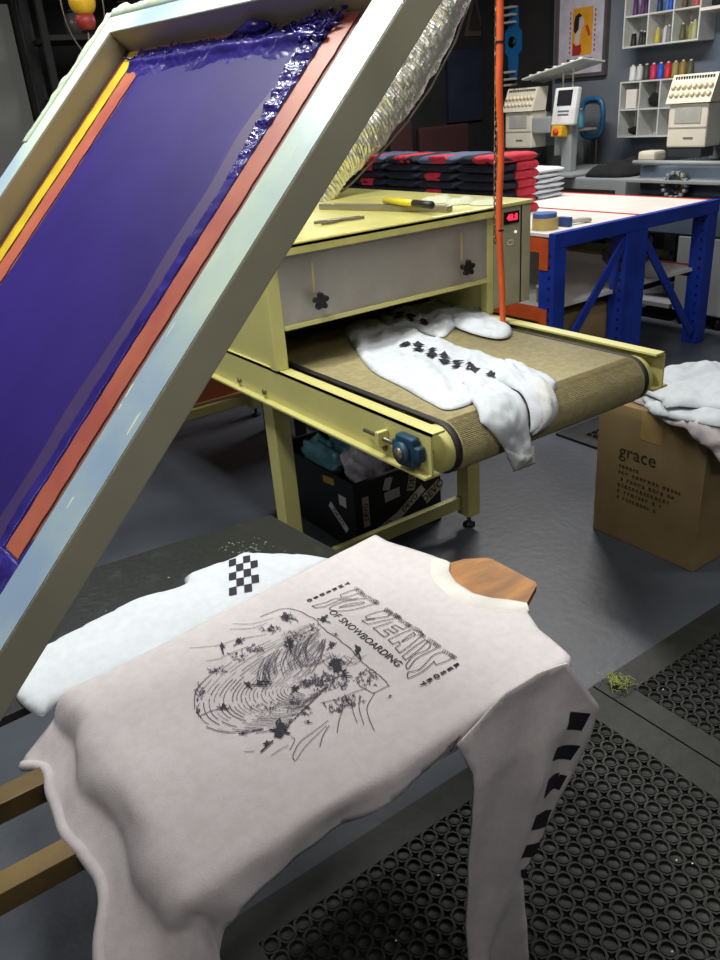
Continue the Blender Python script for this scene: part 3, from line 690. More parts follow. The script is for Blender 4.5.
let = [CA([(450, 195), (395, 212), (330, 238), (338, 256), (400, 245), (445, 228)]), CA([(290, 265), (240, 288), (145, 313), (165, 324), (225, 318), (280, 292), (330, 272), (400, 268), (450, 258)]), CA([(290, 265), (340, 262), (400, 262)]),
       CA(sm([(500, 262), (430, 268), (330, 290), (260, 325), (300, 345), (400, 338), (520, 305), (570, 285)])), CA(sm([(320, 322), (380, 300), (480, 284), (470, 296), (390, 312), (320, 322)])),
       CA([(625, 338), (560, 352), (495, 378), (505, 396), (560, 390), (640, 378), (665, 352), (625, 338)]), CA([(560, 392), (500, 402), (470, 408), (512, 431), (600, 410), (700, 385)]),
       CB([(150, 150), (70, 178), (22, 195), (95, 255), (128, 236), (90, 210), (118, 200), (158, 228), (185, 212), (140, 185), (165, 172), (215, 200), (255, 180)]),
       CB([(275, 200), (200, 232), (120, 272), (150, 302), (188, 283), (200, 300), (165, 325), (195, 357), (260, 310), (350, 232), (330, 215), (275, 200)]), CB([(285, 222), (245, 250), (205, 285), (245, 268), (300, 238), (285, 222)]),
       CB([(360, 270), (300, 310), (210, 380), (235, 402), (330, 330), (375, 285)]), CB(sm([(360, 270), (395, 300), (370, 340), (285, 375), (235, 435)])), CB(sm([(235, 435), (250, 460), (300, 398), (390, 350), (440, 320)])),
       CB(sm([(480, 350), (420, 370), (370, 420), (320, 465), (250, 480)])), CB(sm([(250, 480), (250, 517), (330, 485), (385, 445), (420, 412)])), CB([(420, 412), (432, 436), (490, 415), (550, 388)])]
fing = []
def hand(fn, cx, cy, s=1.0):
    for k in range(4):
        x, y = cx-18*s+k*14*s, cy-12*s+k*9*s
        fing.append(fn(sm([(x-8, y+14), (x-2, y-4), (x+8, y-8), (x+12, y+2), (x+2, y+16)], 3)))
hand(CA, 445, 205); hand(CA, 470, 230, .7); hand(CA, 520, 260, .8); hand(CA, 560, 280, .5); hand(CA, 640, 345, .9); hand(CA, 700, 375, .7)
hand(CB, 120, 78, .8); hand(CB, 175, 110, .7); hand(CB, 215, 150, 1); hand(CB, 250, 170, .6); hand(CB, 305, 200, .9); hand(CB, 335, 235, .7); hand(CB, 400, 280, .9); hand(CB, 435, 305, .7); hand(CB, 500, 355, 1); hand(CB, 540, 378, .6)
strokes('title_lettering', let, .0016, SH, M_ink, .0034)
strokes('title_hands', fing, .0008, SH, M_ink, .0036)
def stxt(txt, x, y, size, xd, yd, sx=1.0, bold=0.0): return font_mesh(txt, size, frame_m((x, y, SZ+.0042), xd, yd), 'print_lettering', M_ink, SH, bold, sx=sx)
stxt('OF SNOWBOARDING', .6575, 1.020, .0215, (0, -1, 0), (1, 0, 0), 1.04, .0002)
for k, c in enumerate('THREDBO'): stxt(c, .737-k*.0152, 1.190, .0125, (0, -1, 0), (1, 0, 0), 1.0, .0009)
for k, c in enumerate('RESORT'): stxt(c, .732-k*.0152, .847, .0135, (0, -1, 0), (1, 0, 0), 1.0, .0009)
# snow wave drawing
random.seed(5); art = []
OUT = [(408, 160), (330, 190), (235, 232), (150, 285), (85, 345), (52, 400), (70, 455), (140, 488), (230, 492), (320, 470), (350, 440)]
INN = [(440, 215), (425, 262), (400, 305), (372, 335), (352, 352), (346, 362), (356, 372), (380, 378), (410, 372), (440, 352), (462, 338)]
K = 24
for k in range(K):
    t = (k/(K-1))**.85; cv = sm([(a[0]*(1-t)+b_[0]*t, a[1]*(1-t)+b_[1]*t) for a, b_ in zip(OUT, INN)], 10)
    i = random.randint(0, 6)
    while i < len(cv)-3:
        L = random.randint(6, 20); seg = [(x+random.uniform(-.6, .6), y+random.uniform(-.6, .6)) for x, y in cv[i:i+L]]
        if len(seg) > 1: art.append((random.choice((.0007, .001, .0013)), CC_(seg)))
        i += L+random.randint(1, 5 if k % 3 else 9)
for k in range(34):   # flow lines down the face of the wave
    t = random.random(); x, y = 405-150*t+random.uniform(-8, 8), 190+90*t+random.uniform(-12, 12)
    art.append((.0008, CC_(sm([(x, y), (x-14, y+24), (x-20, y+52), (x-12, y+78)], 4))))
for k in range(20):
    x = 330+k*9; art.append((.0008, CC_(sm([(x, 268+random.uniform(-18, 25)), (x+25, 276+random.uniform(-12, 25)), (x+60, 262+random.uniform(-8, 25))], 4))))
ridge = [(120, 262), (160, 165), (240, 142), (330, 120), (400, 150), (432, 182), (500, 232), (552, 285), (600, 322), (627, 350)]
art += [(.0014, CC_([(x+random.uniform(-2, 2), y+random.uniform(-2, 2)) for x, y in sm(ridge[2:], 6)])), (.001, CC_(sm([(30, 240), (110, 231), (170, 212), (260, 196)], 5))), (.0009, CC_(sm([(160, 165), (215, 165), (280, 148)]))), (.0009, CC_(sm([(150, 182), (215, 178), (262, 162)]))), (.001, CC_(sm([(80, 278), (120, 270), (160, 250), (205, 232)]))),
        (.0014, CC_([(627, 350), (580, 374), (540, 352), (530, 335), (560, 300)])), (.0012, CC_(sm([(585, 372), (562, 415), (568, 450), (583, 486)]))), (.0011, CC_(sm([(540, 380), (538, 420), (552, 468)]))), (.0011, CC_(sm([(515, 395), (520, 430), (532, 462)]))), (.0011, CC_(sm([(490, 418), (478, 455), (472, 492)]))),
        (.0012, CC_(sm([(422, 402), (470, 392), (520, 372), (560, 358)]))), (.0012, CC_(sm([(448, 470), (430, 500), (420, 536)]))), (.0012, CC_(sm([(445, 455), (400, 490), (362, 520), (340, 560), (346, 578)]))), (.001, CC_(sm([(330, 545), (345, 515), (335, 505)]))), (.001, CC_(sm([(350, 575), (372, 540), (405, 505), (440, 470)]))), (.001, CC_([(192, 551), (225, 549)])), (.001, CC_(sm([(275, 562), (300, 545), (325, 532)]))),
        (.0016, CC_([(60, 442), (100, 425), (150, 418)])), (.0018, CC_([(178, 497), (245, 482)])), (.0014, CC_(sm([(45, 420), (48, 370), (80, 330), (130, 290)]))), (.0014, CC_(sm([(80, 475), (130, 490), (190, 488), (250, 480)])))]
def scrib(cx, cy, rx, ry, n, wd=.001, ln=12):
    for _ in range(n):
        a = random.uniform(0, 2*PI); r_ = random.random()**.5; x, y = cx+rx*r_*math.cos(a), cy+ry*r_*math.sin(a); b_ = random.uniform(0, 2*PI); l = random.uniform(3, ln)
        art.append((random.uniform(.7, 1.5)*wd, CC_(sm([(x, y), (x+l*.5*math.cos(b_), y+l*.5*math.sin(b_)), (x+l*math.cos(b_+.7), y+l*math.sin(b_+.7))], 2))))
for a in ((225, 240, 28, 12, 40), (175, 262, 30, 14, 30), (115, 305, 26, 14, 24), (60, 375, 12, 26, 24), (55, 430, 8, 20, 12), (430, 330, 36, 18, 60), (480, 345, 28, 20, 46), (400, 345, 45, 10, 40), (345, 400, 16, 16, 30), (270, 415, 60, 10, 30), (560, 330, 36, 24, 50), (510, 400, 45, 18, 60), (470, 420, 25, 12, 30), (330, 150, 20, 10, 26), (400, 175, 14, 14, 16), (345, 200, 30, 20, 40), (380, 430, 12, 8, 12), (270, 180, 30, 10, 24), (430, 345, 40, 25, 40), (380, 345, 12, 10, 16)):
    scrib(*a)
strokes('wave_drawing', art, .001, SH, M_inkg, .0030)
dark = []
def figure(x, y, s, ang, n=14, r=8):
    ca, sa = math.cos(ang), math.sin(ang)
    dark.append((.0026*s, CC_([(x-20*s*ca, y-20*s*sa), (x+20*s*ca, y+20*s*sa)])))
    for _ in range(n):
        a, b_ = random.uniform(0, 2*PI), random.uniform(0, 2*PI); px, py = x+r*s*random.random()*math.cos(a), y-6*s+r*s*random.random()*math.sin(a)
        dark.append((.0020*s, CC_([(px, py), (px+7*s*math.cos(b_), py+7*s*math.sin(b_))])))
for f_ in ((318, 148, .9, .2, 24, 16), (275, 185, .7, .3, 14, 12), (128, 240, .9, 1.4, 10, 6), (178, 220, 1.0, -.6, 16, 9), (240, 350, 1.1, .0, 10, 8), (205, 352, .8, .7, 12, 7), (262, 343, .7, .4, 12, 7), (130, 420, .9, .2, 16, 8), (300, 490, 1.5, .2, 50, 15), (262, 535, 1.2, -.75, 10, 5), (330, 465, .7, -1.1, 6, 4), (432, 158, 1.0, .3, 24, 11), (455, 235, .9, -.6, 18, 9), (535, 252, 1.1, 1.2, 20, 9), (470, 298, 1.3, .5, 50, 16), (328, 230, 1.1, 1.3, 24, 12), (345, 365, 1.0, -.8, 18, 8), (495, 322, 1.1, .1, 14, 8), (468, 200, .5, .3, 8, 5), (385, 420, .5, .3, 10, 9), (435, 410, .5, 1.0, 4, 3), (630, 385, .4, -.5, 10, 6), (385, 462, .6, .1, 8, 6), (190, 497, .6, .1, 8, 4), (500, 395, .6, -.4, 12, 14)):
    figure(*f_)
strokes('snowboarder_figures', dark, .002, SH, M_ink, .0038)

# ------------------------------------------------------------------ raised screen
Bv = Vector((0.7184117, 0.0591538, 0.6930984)); Wv = Vector((-0.0967495, 0.9951904, 0.0153466)); Nv = Vector((-0.6888571, -0.0780821, 0.7206796)); P0 = Vector((0.3936573, 0.6370762, 1.5591607))
def S(s, w_, n_=0.0): return P0+Bv*s+Wv*w_+Nv*n_
SC = thing('print_screen', 'raised screen printing frame with purple ink on its mesh, tilted over the shirt', 'screen', tuple(S(-.6, .35, -.03)))
SM = Matrix((Bv, Wv, Nv)).transposed().to_4x4(); SM.translation = P0
s0, s1, w0, w1, bw, bh = -.62, .264, 0.0, .705, .050, .034
M_alu = mat('ink_stained_aluminium', (186, 182, 158), 0.42, .15, (170, 168, 146), 7, 6, .38, .66, bump=.03, bs=18)
b = MB()
b.box(s0, s1, w0, w0+bw, -bh, 0, .002, SM).box(s0, s1, w1-bw, w1, -bh, 0, .002, SM)
b.box(s1-.045, s1, w0+bw, w1-bw, -bh, 0, .001, SM).box(s0, s0+.045, w0+bw, w1-bw, -bh, 0, .001, SM)
fr = b.build('frame', M_alu, SC)
q = MB(); random.seed(21)      # ragged clear tape along the outer edge of the left and top bars
def ragged(f, n, ln):
    A, B, Cc = [], [], []
    for k in range(n+1):
        t = ln*k/n; h = .0015+.006*max(0, nz(t*40, 3)); o = .003+.010*max(0, nz(t*26, 8)+.2)
        A.append(q.bm.verts.new(f(t, -.012, .0006))); B.append(q.bm.verts.new(f(t, 0, .001+h*.4))); Cc.append(q.bm.verts.new(f(t, o, h)))
    for k in range(n):
        q.bm.faces.new((A[k], A[k+1], B[k+1], B[k])); q.bm.faces.new((B[k], B[k+1], Cc[k+1], Cc[k]))
ragged(lambda t, o, h: S(.02+t, w1+o, h), 60, .24); ragged(lambda t, o, h: S(s1+o, .34+t, h), 60, .36)
q.build('tape_edge', mat('clear_tape', (205, 222, 200), .25), fr, True, solid=.0006)
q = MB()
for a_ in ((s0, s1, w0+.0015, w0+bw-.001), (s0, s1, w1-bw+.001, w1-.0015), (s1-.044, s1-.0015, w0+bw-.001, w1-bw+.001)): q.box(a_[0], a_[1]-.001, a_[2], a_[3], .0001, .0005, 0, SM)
q.build('ink_residue_and_sheen', mat('residue_mint_blue_sheen', (208, 228, 206), .34, 0, (150, 176, 206), 3.2, 6, .40, .62, bump=.06, bs=18), fr)  # mint is ink residue; the bluish patches paint in the face's glossy reflection
mi = -.0335
MB().box(s0+.04, s1-.04, w0+bw-.004, w1-bw+.004, mi-.001, mi, 0, SM).build('mesh_screen', mat('emulsion', (150, 96, 92), .6, 0, (120, 84, 76), 9, 4), SC)
# salmon emulsion strips, yellow tape
def strip(name, wa, wb, sa, sb, n_, m, jit=.002, seed=1):
    random.seed(seed); ks = 60; L_ = [S(sa+(sb-sa)*k/ks, wa+random.uniform(-jit, jit), n_) for k in range(ks+1)]; R_ = [S(sa+(sb-sa)*k/ks, wb+random.uniform(-jit, jit), n_) for k in range(ks+1)]
    q = MB(); A = [q.bm.verts.new(p) for p in L_]; B = [q.bm.verts.new(p) for p in R_]
    for k in range(ks): q.bm.faces.new((A[k], A[k+1], B[k+1], B[k]))
    return q.build(name, m, SC, False, solid=.0008)
M_sal = mat('salmon_tape', (186, 104, 78), .45, 0, (166, 80, 70), 14, 5)
strip('red_tape', .117, .149, -.435, .212, mi+.0014, M_sal, .0008, 3)
strip('red_tape', .563, .602, s0+.05, .20, mi+.0012, M_sal, .0015, 4)
strip('yellow_tape', .606, .636, s0+.05, .212, mi+.0018, mat('yellow_tape', (226, 200, 40), .4, 0, (206, 176, 40), 20), .001, 5)
strip('dark_edge', .638, .651, s0+.05, .214, mi+.0010, mat('brown_stain', (110, 52, 40), .5), .001, 6)
# ink film: flooded area with soft brownish border on the right
M_pf = mat('purple_ink', (44, 26, 116), .55, 0, (36, 20, 104), 5, 3, spec=.22, bump=.04, bs=30)
M_pt2 = mat('thin_purple_ink', (62, 38, 92), .55, 0, (54, 32, 98), 12, 4)
strip('ink_stain', .158, .250, -.45, .17, mi+.0009, M_pt2, .003, 9)
def ink(name, fw0, fw1, sa, sb, fh, m, ns=150, nw=60, smooth=True):
    q = MB(); G = []
    for i in range(ns+1):
        s_ = sa+(sb-sa)*i/ns; a, c = fw0(s_), fw1(s_); G.append([])
        for j in range(nw+1):
            w_ = a+(c-a)*j/nw; ed = min(i, ns-i, j, nw-j); G[-1].append(q.bm.verts.new(S(s_, w_, mi+(fh(s_, w_) if ed else -.0002))))
    for i in range(ns):
        for j in range(nw): q.bm.faces.new((G[i][j], G[i+1][j], G[i+1][j+1], G[i][j+1]))
    return q.build(name, m, SC, smooth)
ink('ink_film', lambda s_: .186+.012*nz(s_*9, 1)+(.0 if s_ < .1 else -.1*(s_-.1)), lambda s_: .562+.002*nz(s_*30, 7), -.57, .200, lambda s_, w_: .0016+.0002*nz(s_*20, w_*20), M_pf, 120, 40)
M_pg = mat('glossy_purple_ink', (56, 46, 136), .26, 0, (44, 34, 112), 12, 3)
def rough(h, fq=60): return lambda s_, w_: .0022+h*max(0, nz(s_*fq, w_*fq*.45, 3)+.3)+h*.45*abs(nz(s_*fq*2.1, w_*fq*1.2, 9))
ink('ink_ridge', lambda s_: .150, lambda s_: .60, .150, .208, lambda s_, w_: .0020+.0035*math.exp(-((s_-.188-.004*nz(w_*20, 1))/.006)**2)+rough(.0042, 45)(s_, w_)*max(0, min(1, (s_-.152)/.03))-.002, M_pg, 60, 320, True)
ink('ink_ridge', lambda s_: .150, lambda s_: .166+.026*max(0, (s_+.02)/.2), -.04, .205, lambda s_, w_: rough(.0044*max(.12, min(1, (s_+.03)/.14)), 90)(s_, w_), M_pg, 260, 26, False)
ink('ink_ridge', lambda s_: .150+.002*nz(s_*30, 2), lambda s_: .170+.003*nz(s_*20, 5), -.45, .01, rough(.0012, 60), M_pg, 160, 12, True)
ink('ink_ridge', lambda s_: .056, lambda s_: .60, -.57, -.437, rough(.005, 50), M_pg, 110, 300, True)
ink('ink_ridge', lambda s_: .056, lambda s_: .112, -.45, -.41, rough(.003, 50), M_pg, 24, 30, True)
q = MB(); random.seed(31)
for k in range(110):       # ragged ink spikes on the top edge
    w_ = random.uniform(.15, .62); s_ = random.uniform(.192, .209); p = S(s_, w_, mi+.003)
    if random.random() < .35: w_ = random.uniform(.14, .21); p = S(random.uniform(.18, .222), w_, mi+.006)
    d = Bv*random.uniform(-.003, .009)+Wv*random.uniform(-.016, .016)+Nv*random.uniform(-.001, .005); q.tube([p-d*.5, p+d*.3, p+d], [.0026, .0019, .0005], 5)
q.tube([S(.208, .33, mi+.008), S(.210, .30, mi+.010), S(.209, .27, mi+.008)], [.004, .008, .004], 8)
q.build('ink_clots', M_pg, SC, True)
q = MB(); random.seed(8)
for k in range(16):
    s_ = random.uniform(-.4, .18); w_ = random.choice((random.uniform(.004, .046), random.uniform(.66, .70))); l = random.uniform(.004, .03)
    q.poly([S(s_, w_, .0006), S(s_+l, w_, .0006), S(s_+l*.8, w_+.003, .0006), S(s_+l*.1, w_+.002, .0006)])
q.build('paint_smears', mat('pale_smear', (226, 236, 220), .5), fr)

# ------------------------------------------------------------------ blue and orange bench
TX0, TX1, TY0, TY1, TT = 3.335, 4.815, 2.975, 5.8, 0.90
BN = thing('work_bench', 'long white topped workbench on blue and orange racking posts behind the dryer', 'bench', ((TX0+TX1)/2, (TY0+TY1)/2, 0.0))
top = box('tabletop', TX0+.0, TX1, TY0+.045, TY1, TT-.018, TT, M_white, BN, .002)
for x in (4.10, TX1-.012): box('red_strip', x-.012, x+.012, TY0+.047, TY1, TT+.0002, TT+.003, M_red, top)
for y in (TY0, TY1): box('blue_beam', TX0, TX1+.012, y, y+.045, TT-.075, TT+.004, M_blue, BN, .003)
def post(x, y, nm='blue_post'):
    q = MB(); q.box(x-.045, x+.045, y, y+.006, .002, TT-.076).box(x-.045, x-.039, y+.006, y+.11, .002, TT-.076).box(x+.039, x+.045, y+.006, y+.11, .002, TT-.076); p = q.build(nm, M_blue, BN)
    h = MB()
    for k in range(13): h.box(x-.046-.0006, x-.0452, y+.028, y+.042, .08+k*.058, .098+k*.058)
    h.build('post_holes', M_gunk, p)['kind'] = 'stuff'
for x in (TX0+.045, 3.985, 4.078, TX1-.045):
    for y in (TY0+.0, TY1-.115): post(x, y)
def bar3(name, a, c, r_, m, par): 
    a, c = Vector(a), Vector(c); d = (c-a); M = frame_m(a, d, Vector((0, 1, 0)).cross(d)); q = MB(); q.box(0, d.length, -r_, r_, -.008, .008, .002, M); return q.build(name, m, par)
bar3('diagonal_brace', (3.44, TY0+.02, .22), (3.95, TY0+.02, .79), .026, M_blue, BN)
bar3('diagonal_brace', (4.13, TY0+.02, .75), (4.69, TY0+.02, .08), .026, M_blue, BN)
for x in (TX0, TX1-.03):
    for z in (TT-.10, .42): 
        ob = box('orange_beam', x-.004, x+.026, TY0+.075, TY1-.08, z, z+.075, M_orange, BN, .002)
        box('beam_end_plate', x-.012, x-.005, TY0+.04, TY0+.10, z-.09, z+.075, M_orange, ob)
box('lower_shelf', TX0+.03, TX1-.03, TY0+.08, TY1-.08, .470, .49, M_white, BN)
def carton(x0, x1, y0, y1, z0, z1, label, m=M_card):
    c = thing('carton', label, 'carton', ((x0+x1)/2, (y0+y1)/2, z0)); box('body', x0, x1, y0, y1, z0, z1, m, c, .002); box('tape', x0, x1, (y0+y1)/2-.03, (y0+y1)/2+.03, z1+.0002, z1+.0012, mat('parcel_tape', (188, 156, 100), .3), c)
    return c
carton(3.52, 3.98, 3.10, 3.55, .001, .40, 'brown carton on the floor under the left end of the workbench')
carton(3.50, 3.95, 3.62, 4.1, .001, .34, 'brown carton on the floor under the workbench, behind the nearer one')
# jar on the shelf
q = thing('tin', 'small grey tin on the lower shelf of the workbench', 'tin', (3.48, 3.18, .4905))
MB().lathe([(0, 0), (.038, 0), (.04, .004), (.04, .085), (0, .085)], (3.48, 3.18, .4908), 'Z', 20).build('body', mat('tin_grey', (120, 116, 104), .5), q, True)
MB().lathe([(0, .0855), (.042, .0855), (.042, .095), (0, .095)], (3.48, 3.18, .4908), 'Z', 20).build('lid', M_whitep, q, True)
bag('plastic_sack', 4.45, 3.35, .491, .17, .14, .24, mat('sack_clear', (120, 124, 124), .15, 0, (50, 54, 58), 9, 5, bump=.5, bs=20), 'clear plastic sack of dark stuff on the lower shelf of the workbench', 20)
# tape rolls on the bench
def roll(cx, cy, z, ro, ri, h, m, label, side=None):
    t = thing('tape_roll', label, 'tape', (cx, cy, z)); MB().lathe([(ri, 0), (ro, 0), (ro, h), (ri, h), (ri, 0)][:4], (cx, cy, z+.0003), 'Z', 28).build('tape', m, t)
    MB().lathe([(ri-.006, .001), (ri-.0005, .001), (ri-.0005, h-.001), (ri-.006, h-.001)], (cx, cy, z+.0003), 'Z', 24).build('core', M_card, t)
c = onz(539, 214, TT+.03)
roll(3.47, 3.17, TT, .072, .040, .060, mat('tape_tan', (206, 180, 110), .35), 'tan roll of packing tape at the near corner of the workbench')
roll(3.475, 3.18, TT+.061, .066, .040, .022, mat('tape_blue', (84, 118, 186), .45), 'blue roll of masking tape lying on the tan tape roll')
q = thing('tape_dispenser', 'white handled tape dispenser beside the tape rolls on the workbench', 'dispenser', (3.62, 3.14, TT))
q1 = MB(); q1.tube([(3.60, 3.14, TT+.02), (3.68, 3.12, TT+.022), (3.76, 3.10, TT+.012)], .014, 10); q1.build('handle', M_whitep, q, True)
box('blade_holder', 3.57, 3.60, 3.09, 3.17, TT+.001, TT+.05, mat('tool_blue', (50, 80, 150), .5), q, .003)

# ------------------------------------------------------------------ folded garment stacks on the bench
M_navy = mat('navy_cloth', (30, 34, 52), .9, 0, (22, 25, 40), 20, bump=.2, bs=120); M_redc = mat('red_cloth', (206, 48, 66), .85, 0, (186, 40, 58), 20, bump=.2, bs=120); M_slb = mat('slate_blue_cloth', (84, 94, 124), .9)
def garment(w_, d_, h_, sd):
    """one folded garment: rounded soft slab with rumpled edges (origin at its base centre)"""
    q = MB(); r = bmesh.ops.create_grid(q.bm, x_segments=16, y_segments=14, size=.5); 
    ext = bmesh.ops.extrude_face_region(q.bm, geom=q.bm.faces[:]); vs_ = [e for e in ext['geom'] if isinstance(e, bmesh.types.BMVert)]
    top_ = set(vs_)
    for v in q.bm.verts:
        x, y = v.co.x, v.co.y; ex, ey = 1-abs(x)*2, 1-abs(y)*2; e = min(1, min(ex*w_, ey*d_)/.02) if min(ex, ey) > 0 else 0
        rx, ry = x*w_*(1+.035*nz(y*6, sd)), y*d_*(1+.04*nz(x*6, sd+3)); z = (h_*(.62+.36*e**.5) if v in top_ else h_*.38*(1-e**.5))
        v.co = Vector((rx, ry, z+h_*.30*nz(x*5+sd, y*5)*(1-e**.5*.75)))
    return q
def gstack(name, cx, cy, nl, w_, d_, h_, z0, fn):
    z = z0; 
    for k in range(nl):
        lab, grp, m, rd = fn(k); t = thing(name, lab, 'shirt' if name == 'folded_shirt' else 'jacket', (cx, cy, z+.002), grp); rot = random.uniform(-.05, .05); sd = random.uniform(0, 50)
        q = garment(w_, d_, h_, sd); 
        for v in q.bm.verts: v.co = Matrix.Rotation(rot, 3, 'Z') @ v.co + Vector((cx+random.uniform(0, 0), cy, z+.002))
        q.build('body', m, t, True, sub=1)
        if rd is not None:
            x0_, x1_, y0_, y1_ = rd; q = garment((x1_-x0_), (y1_-y0_), h_*1.02, sd+1)
            for v in q.bm.verts: v.co = v.co + Vector((cx+(x0_+x1_)/2, cy+(y0_+y1_)/2, z+.0035))
            q.build('red_panel', M_redc, t, True, sub=1)
        z += h_*1.02
random.seed(17)
place = ['the nearest stack', 'the second stack', 'the middle stack', 'the fourth stack', 'the farthest stack']
ordn = ['bottom', 'second from the bottom', 'third from the bottom', 'middle', 'third from the top', 'second from the top', 'top']
for sidx, cy in enumerate((3.88, 4.26, 4.64, 5.02, 5.40)):
    def fn(k, sidx=sidx):
        red = sidx == 0 or (k == 6) or (sidx == 1 and k in (2, 4)) or (sidx == 3 and k in (3, 5))
        rd = None
        if red: rd = (-.205, .175, -.175, .02) if sidx == 0 else ((-.20, -.06 if sidx % 2 else .08, -.12, .06) if k == 6 else (-.20, -.1, -.06, .1))
        if sidx == 0 and k < 6: rd = (random.uniform(-.02, .08), random.uniform(.16, .195), -.178, random.uniform(-.09, -.02))
        lab = ('navy and red' if red else 'navy')+' folded jacket, '+ordn[k]+' of '+place[sidx]+', on the workbench'
        return lab, 'folded jackets stacked on the workbench', (M_slb if (k == 6 and sidx in (1, 3)) else M_navy), rd
    gstack('folded_jacket', 3.80+random.uniform(-.01, .01), cy, 7, .40, .345, .050, TT, fn)
gstack('folded_shirt', 4.46, 4.27, 6, .40, .38, .033, TT, lambda k: ('white folded shirt, '+['bottom', 'second from bottom', 'third from bottom', 'third from top', 'second from top', 'top'][k]+' of the white stack on the workbench', 'folded white shirts stacked on the workbench', M_cottonb, None))

# ------------------------------------------------------------------ embroidery machines
def screen_head(par, yc, w_, x, z0, z1, depth=.16):
    """sloped needle case: prism along Y"""
    q = MB(); M = frame_m((x, yc+w_/2, 0), (1, 0, 0), (0, 0, 1))    # prism runs towards -Y
    q.prism([(.00, z0), (depth, z0), (depth+.03, z1), (.075, z1), (.07, z1-.01)], 0, w_, M); h = q.build('needle_case', M_whitep, par)
    k_ = MB(); d_ = MB()
    n = 8; sx, sz = .075, (z1-z0)
    for r_, t in ((0, .30), (1, .58)):
        for k in range(n):
            yy = yc-w_/2+w_*(k+.7)/(n+.4); xx = .005+t*.065; c = Vector((x+xx-.008, yy, z0+t*sz)); k_.lathe([(0, -.012), (.013, -.010), (.017, 0), (.017, .008), (0, .008)], c, 'X', 10)
    k_.build('tension_knob', mat('knob_ivory', (222, 212, 180), .4), h, True).__setitem__('kind', 'stuff')
    for k in range(15): yy = yc-w_/2+.03+(w_-.06)*k/14; d_.box(x+.060, x+.072, yy-.005, yy+.005, z1-.030, z1-.012)
    d_.build('thread_slots', M_black, h); return h
def machine(label, yc, x, y0, y1, body_m, zt=.97):
    E_ = thing('embroidery_machine', label, 'sewing machine', (x+.35, yc, 0.0)); 
    screen_head(E_, yc, .34, x, 1.445, 1.62)
    q = MB(); q.box(x+.02, x+.20, yc-.15, yc+.15, 1.165, 1.44, .012); hd = q.build('head', M_whitep, E_)
    box('cover_line', x+.0165, x+.0205, yc-.145, yc+.145, 1.288, 1.295, M_greyp, hd); box('inset_panel', x+.0155, x+.0205, yc-.10, yc+.10, 1.32, 1.42, mat('machine_inset', (176, 176, 170), .5), hd)
    box('nameplate', x+.0155, x+.0205, yc-.055, yc+.02, 1.222, 1.230, M_slate, hd)
    q = MB(); q.box(x+.03, x+.18, yc-.12, yc+.14, 1.10, 1.163, .006); q.build('needle_plate', mat('machine_dark', (66, 68, 70), .4, .3), E_)
    for k in range(9): 
        q = MB(); yy = yc-.10+k*.026; q.tube([(x+.06, yy, 1.055), (x+.06, yy, 1.10)], .003, 6); q.build('needle', M_chain, E_)
    box('arm', x+.20, x+.62, yc-.10, yc+.10, 1.16, 1.42, M_greyp, E_, .02)
    box('arm_column', x+.50, x+.72, yc-.12, yc+.12, zt+.001, 1.16, M_greyp, E_, .01)
    return E_
E2 = machine('white embroidery machine with a slate blue base at the right edge', 3.56, 5.25, 3.0, 3.9, M_slate)
box('base', 5.06, 5.98, 3.02, 3.86, .62, .86, M_slate, E2, .012)
box('bed_frame', 5.04, 5.2, 3.00, 3.86, .955, .975, M_greyp, E2, .003)
MB().box(5.16, 5.30, 3.72, 3.86, 1.08, 1.15, .02).build('side_motor', M_whitep, E2)
q = MB(); q.tube([(5.12, 3.0, 1.08), (5.12, 3.86, 1.08)], .016, 8); q.build('hoop_rail', M_greyp, E2, True)
hk = MB(); hk.lathe([(.03, 0), (.075, 0), (.082, .03), (.075, .06), (.03, .06)], (5.08, 3.47, .945), 'X', 20); hk.build('rotary_hook', mat('hook_steel', (140, 140, 138), .3, .9), E2, True)
hk = MB(); hk.lathe([(0, 0), (.035, 0), (.035, .05), (0, .05)], (5.06, 3.47, .945), 'X', 16); hk.build('hook_centre', M_black, E2, True)
q = MB(); random.seed(41)
for k in range(14): a = 2*PI*k/14; q.box(5.05, 5.075, 3.47+.09*math.cos(a)-.012, 3.47+.09*math.cos(a)+.012, .945+.08*math.sin(a)-.01, .945+.08*math.sin(a)+.01, .003)
q.build('hook_clamps', M_greyp, E2)
box('upright', 5.20, 5.9, 3.12, 3.86, .861, 1.05, M_slate, E2, .01)
q = MB(); q.box(5.06, 5.5, 3.02, 3.40, .10, .615, .006); q.build('stand_cabinet', M_greyp, E2)
for y in (3.06, 3.36, 3.8):
    for x in (5.12, 5.9):
        cs = MB(); cs.lathe([(0, -.014), (.045, -.012), (.045, .012), (0, .014)], (x, y, .046), 'Y', 16); cs.build('caster', M_black, E2, True); 
box('stand_rail', 5.08, 5.95, 3.44, 3.86, .10, .13, M_greyp, E2); box('stand_leg', 5.08, 5.14, 3.80, 3.86, .13, .615, M_greyp, E2); box('stand_leg', 5.88, 5.94, 3.80, 3.86, .13, .615, M_greyp, E2); box('stand_leg', 5.88, 5.94, 3.04, 3.10, .10, .615, M_greyp, E2)
fab = MB(); fab.box(5.10, 5.4, 3.0, 3.10, 1.10, 1.30, .03)
tag(fab.build('cap_frame', M_slate), 'slate blue cap clamp hanging at the side of the right embroidery machine', 'clamp')
E1 = machine('white embroidery machine with grey bed and control screen, left of the blue hoop', 5.17, 5.28, 4.0, 5.6, M_greyp)
q = MB(); q.box(5.14, 5.95, 3.93, 5.55, .715, .965, .012); bs_ = q.build('base', M_greyp, E1)
box('base_slot', 5.134, 5.141, 4.02, 5.45, .845, .885, M_band, bs_); 
for k in range(4): box('button', 5.130, 5.139, 4.28+k*.07, 4.325+k*.07, .755, .79, M_black, bs_)
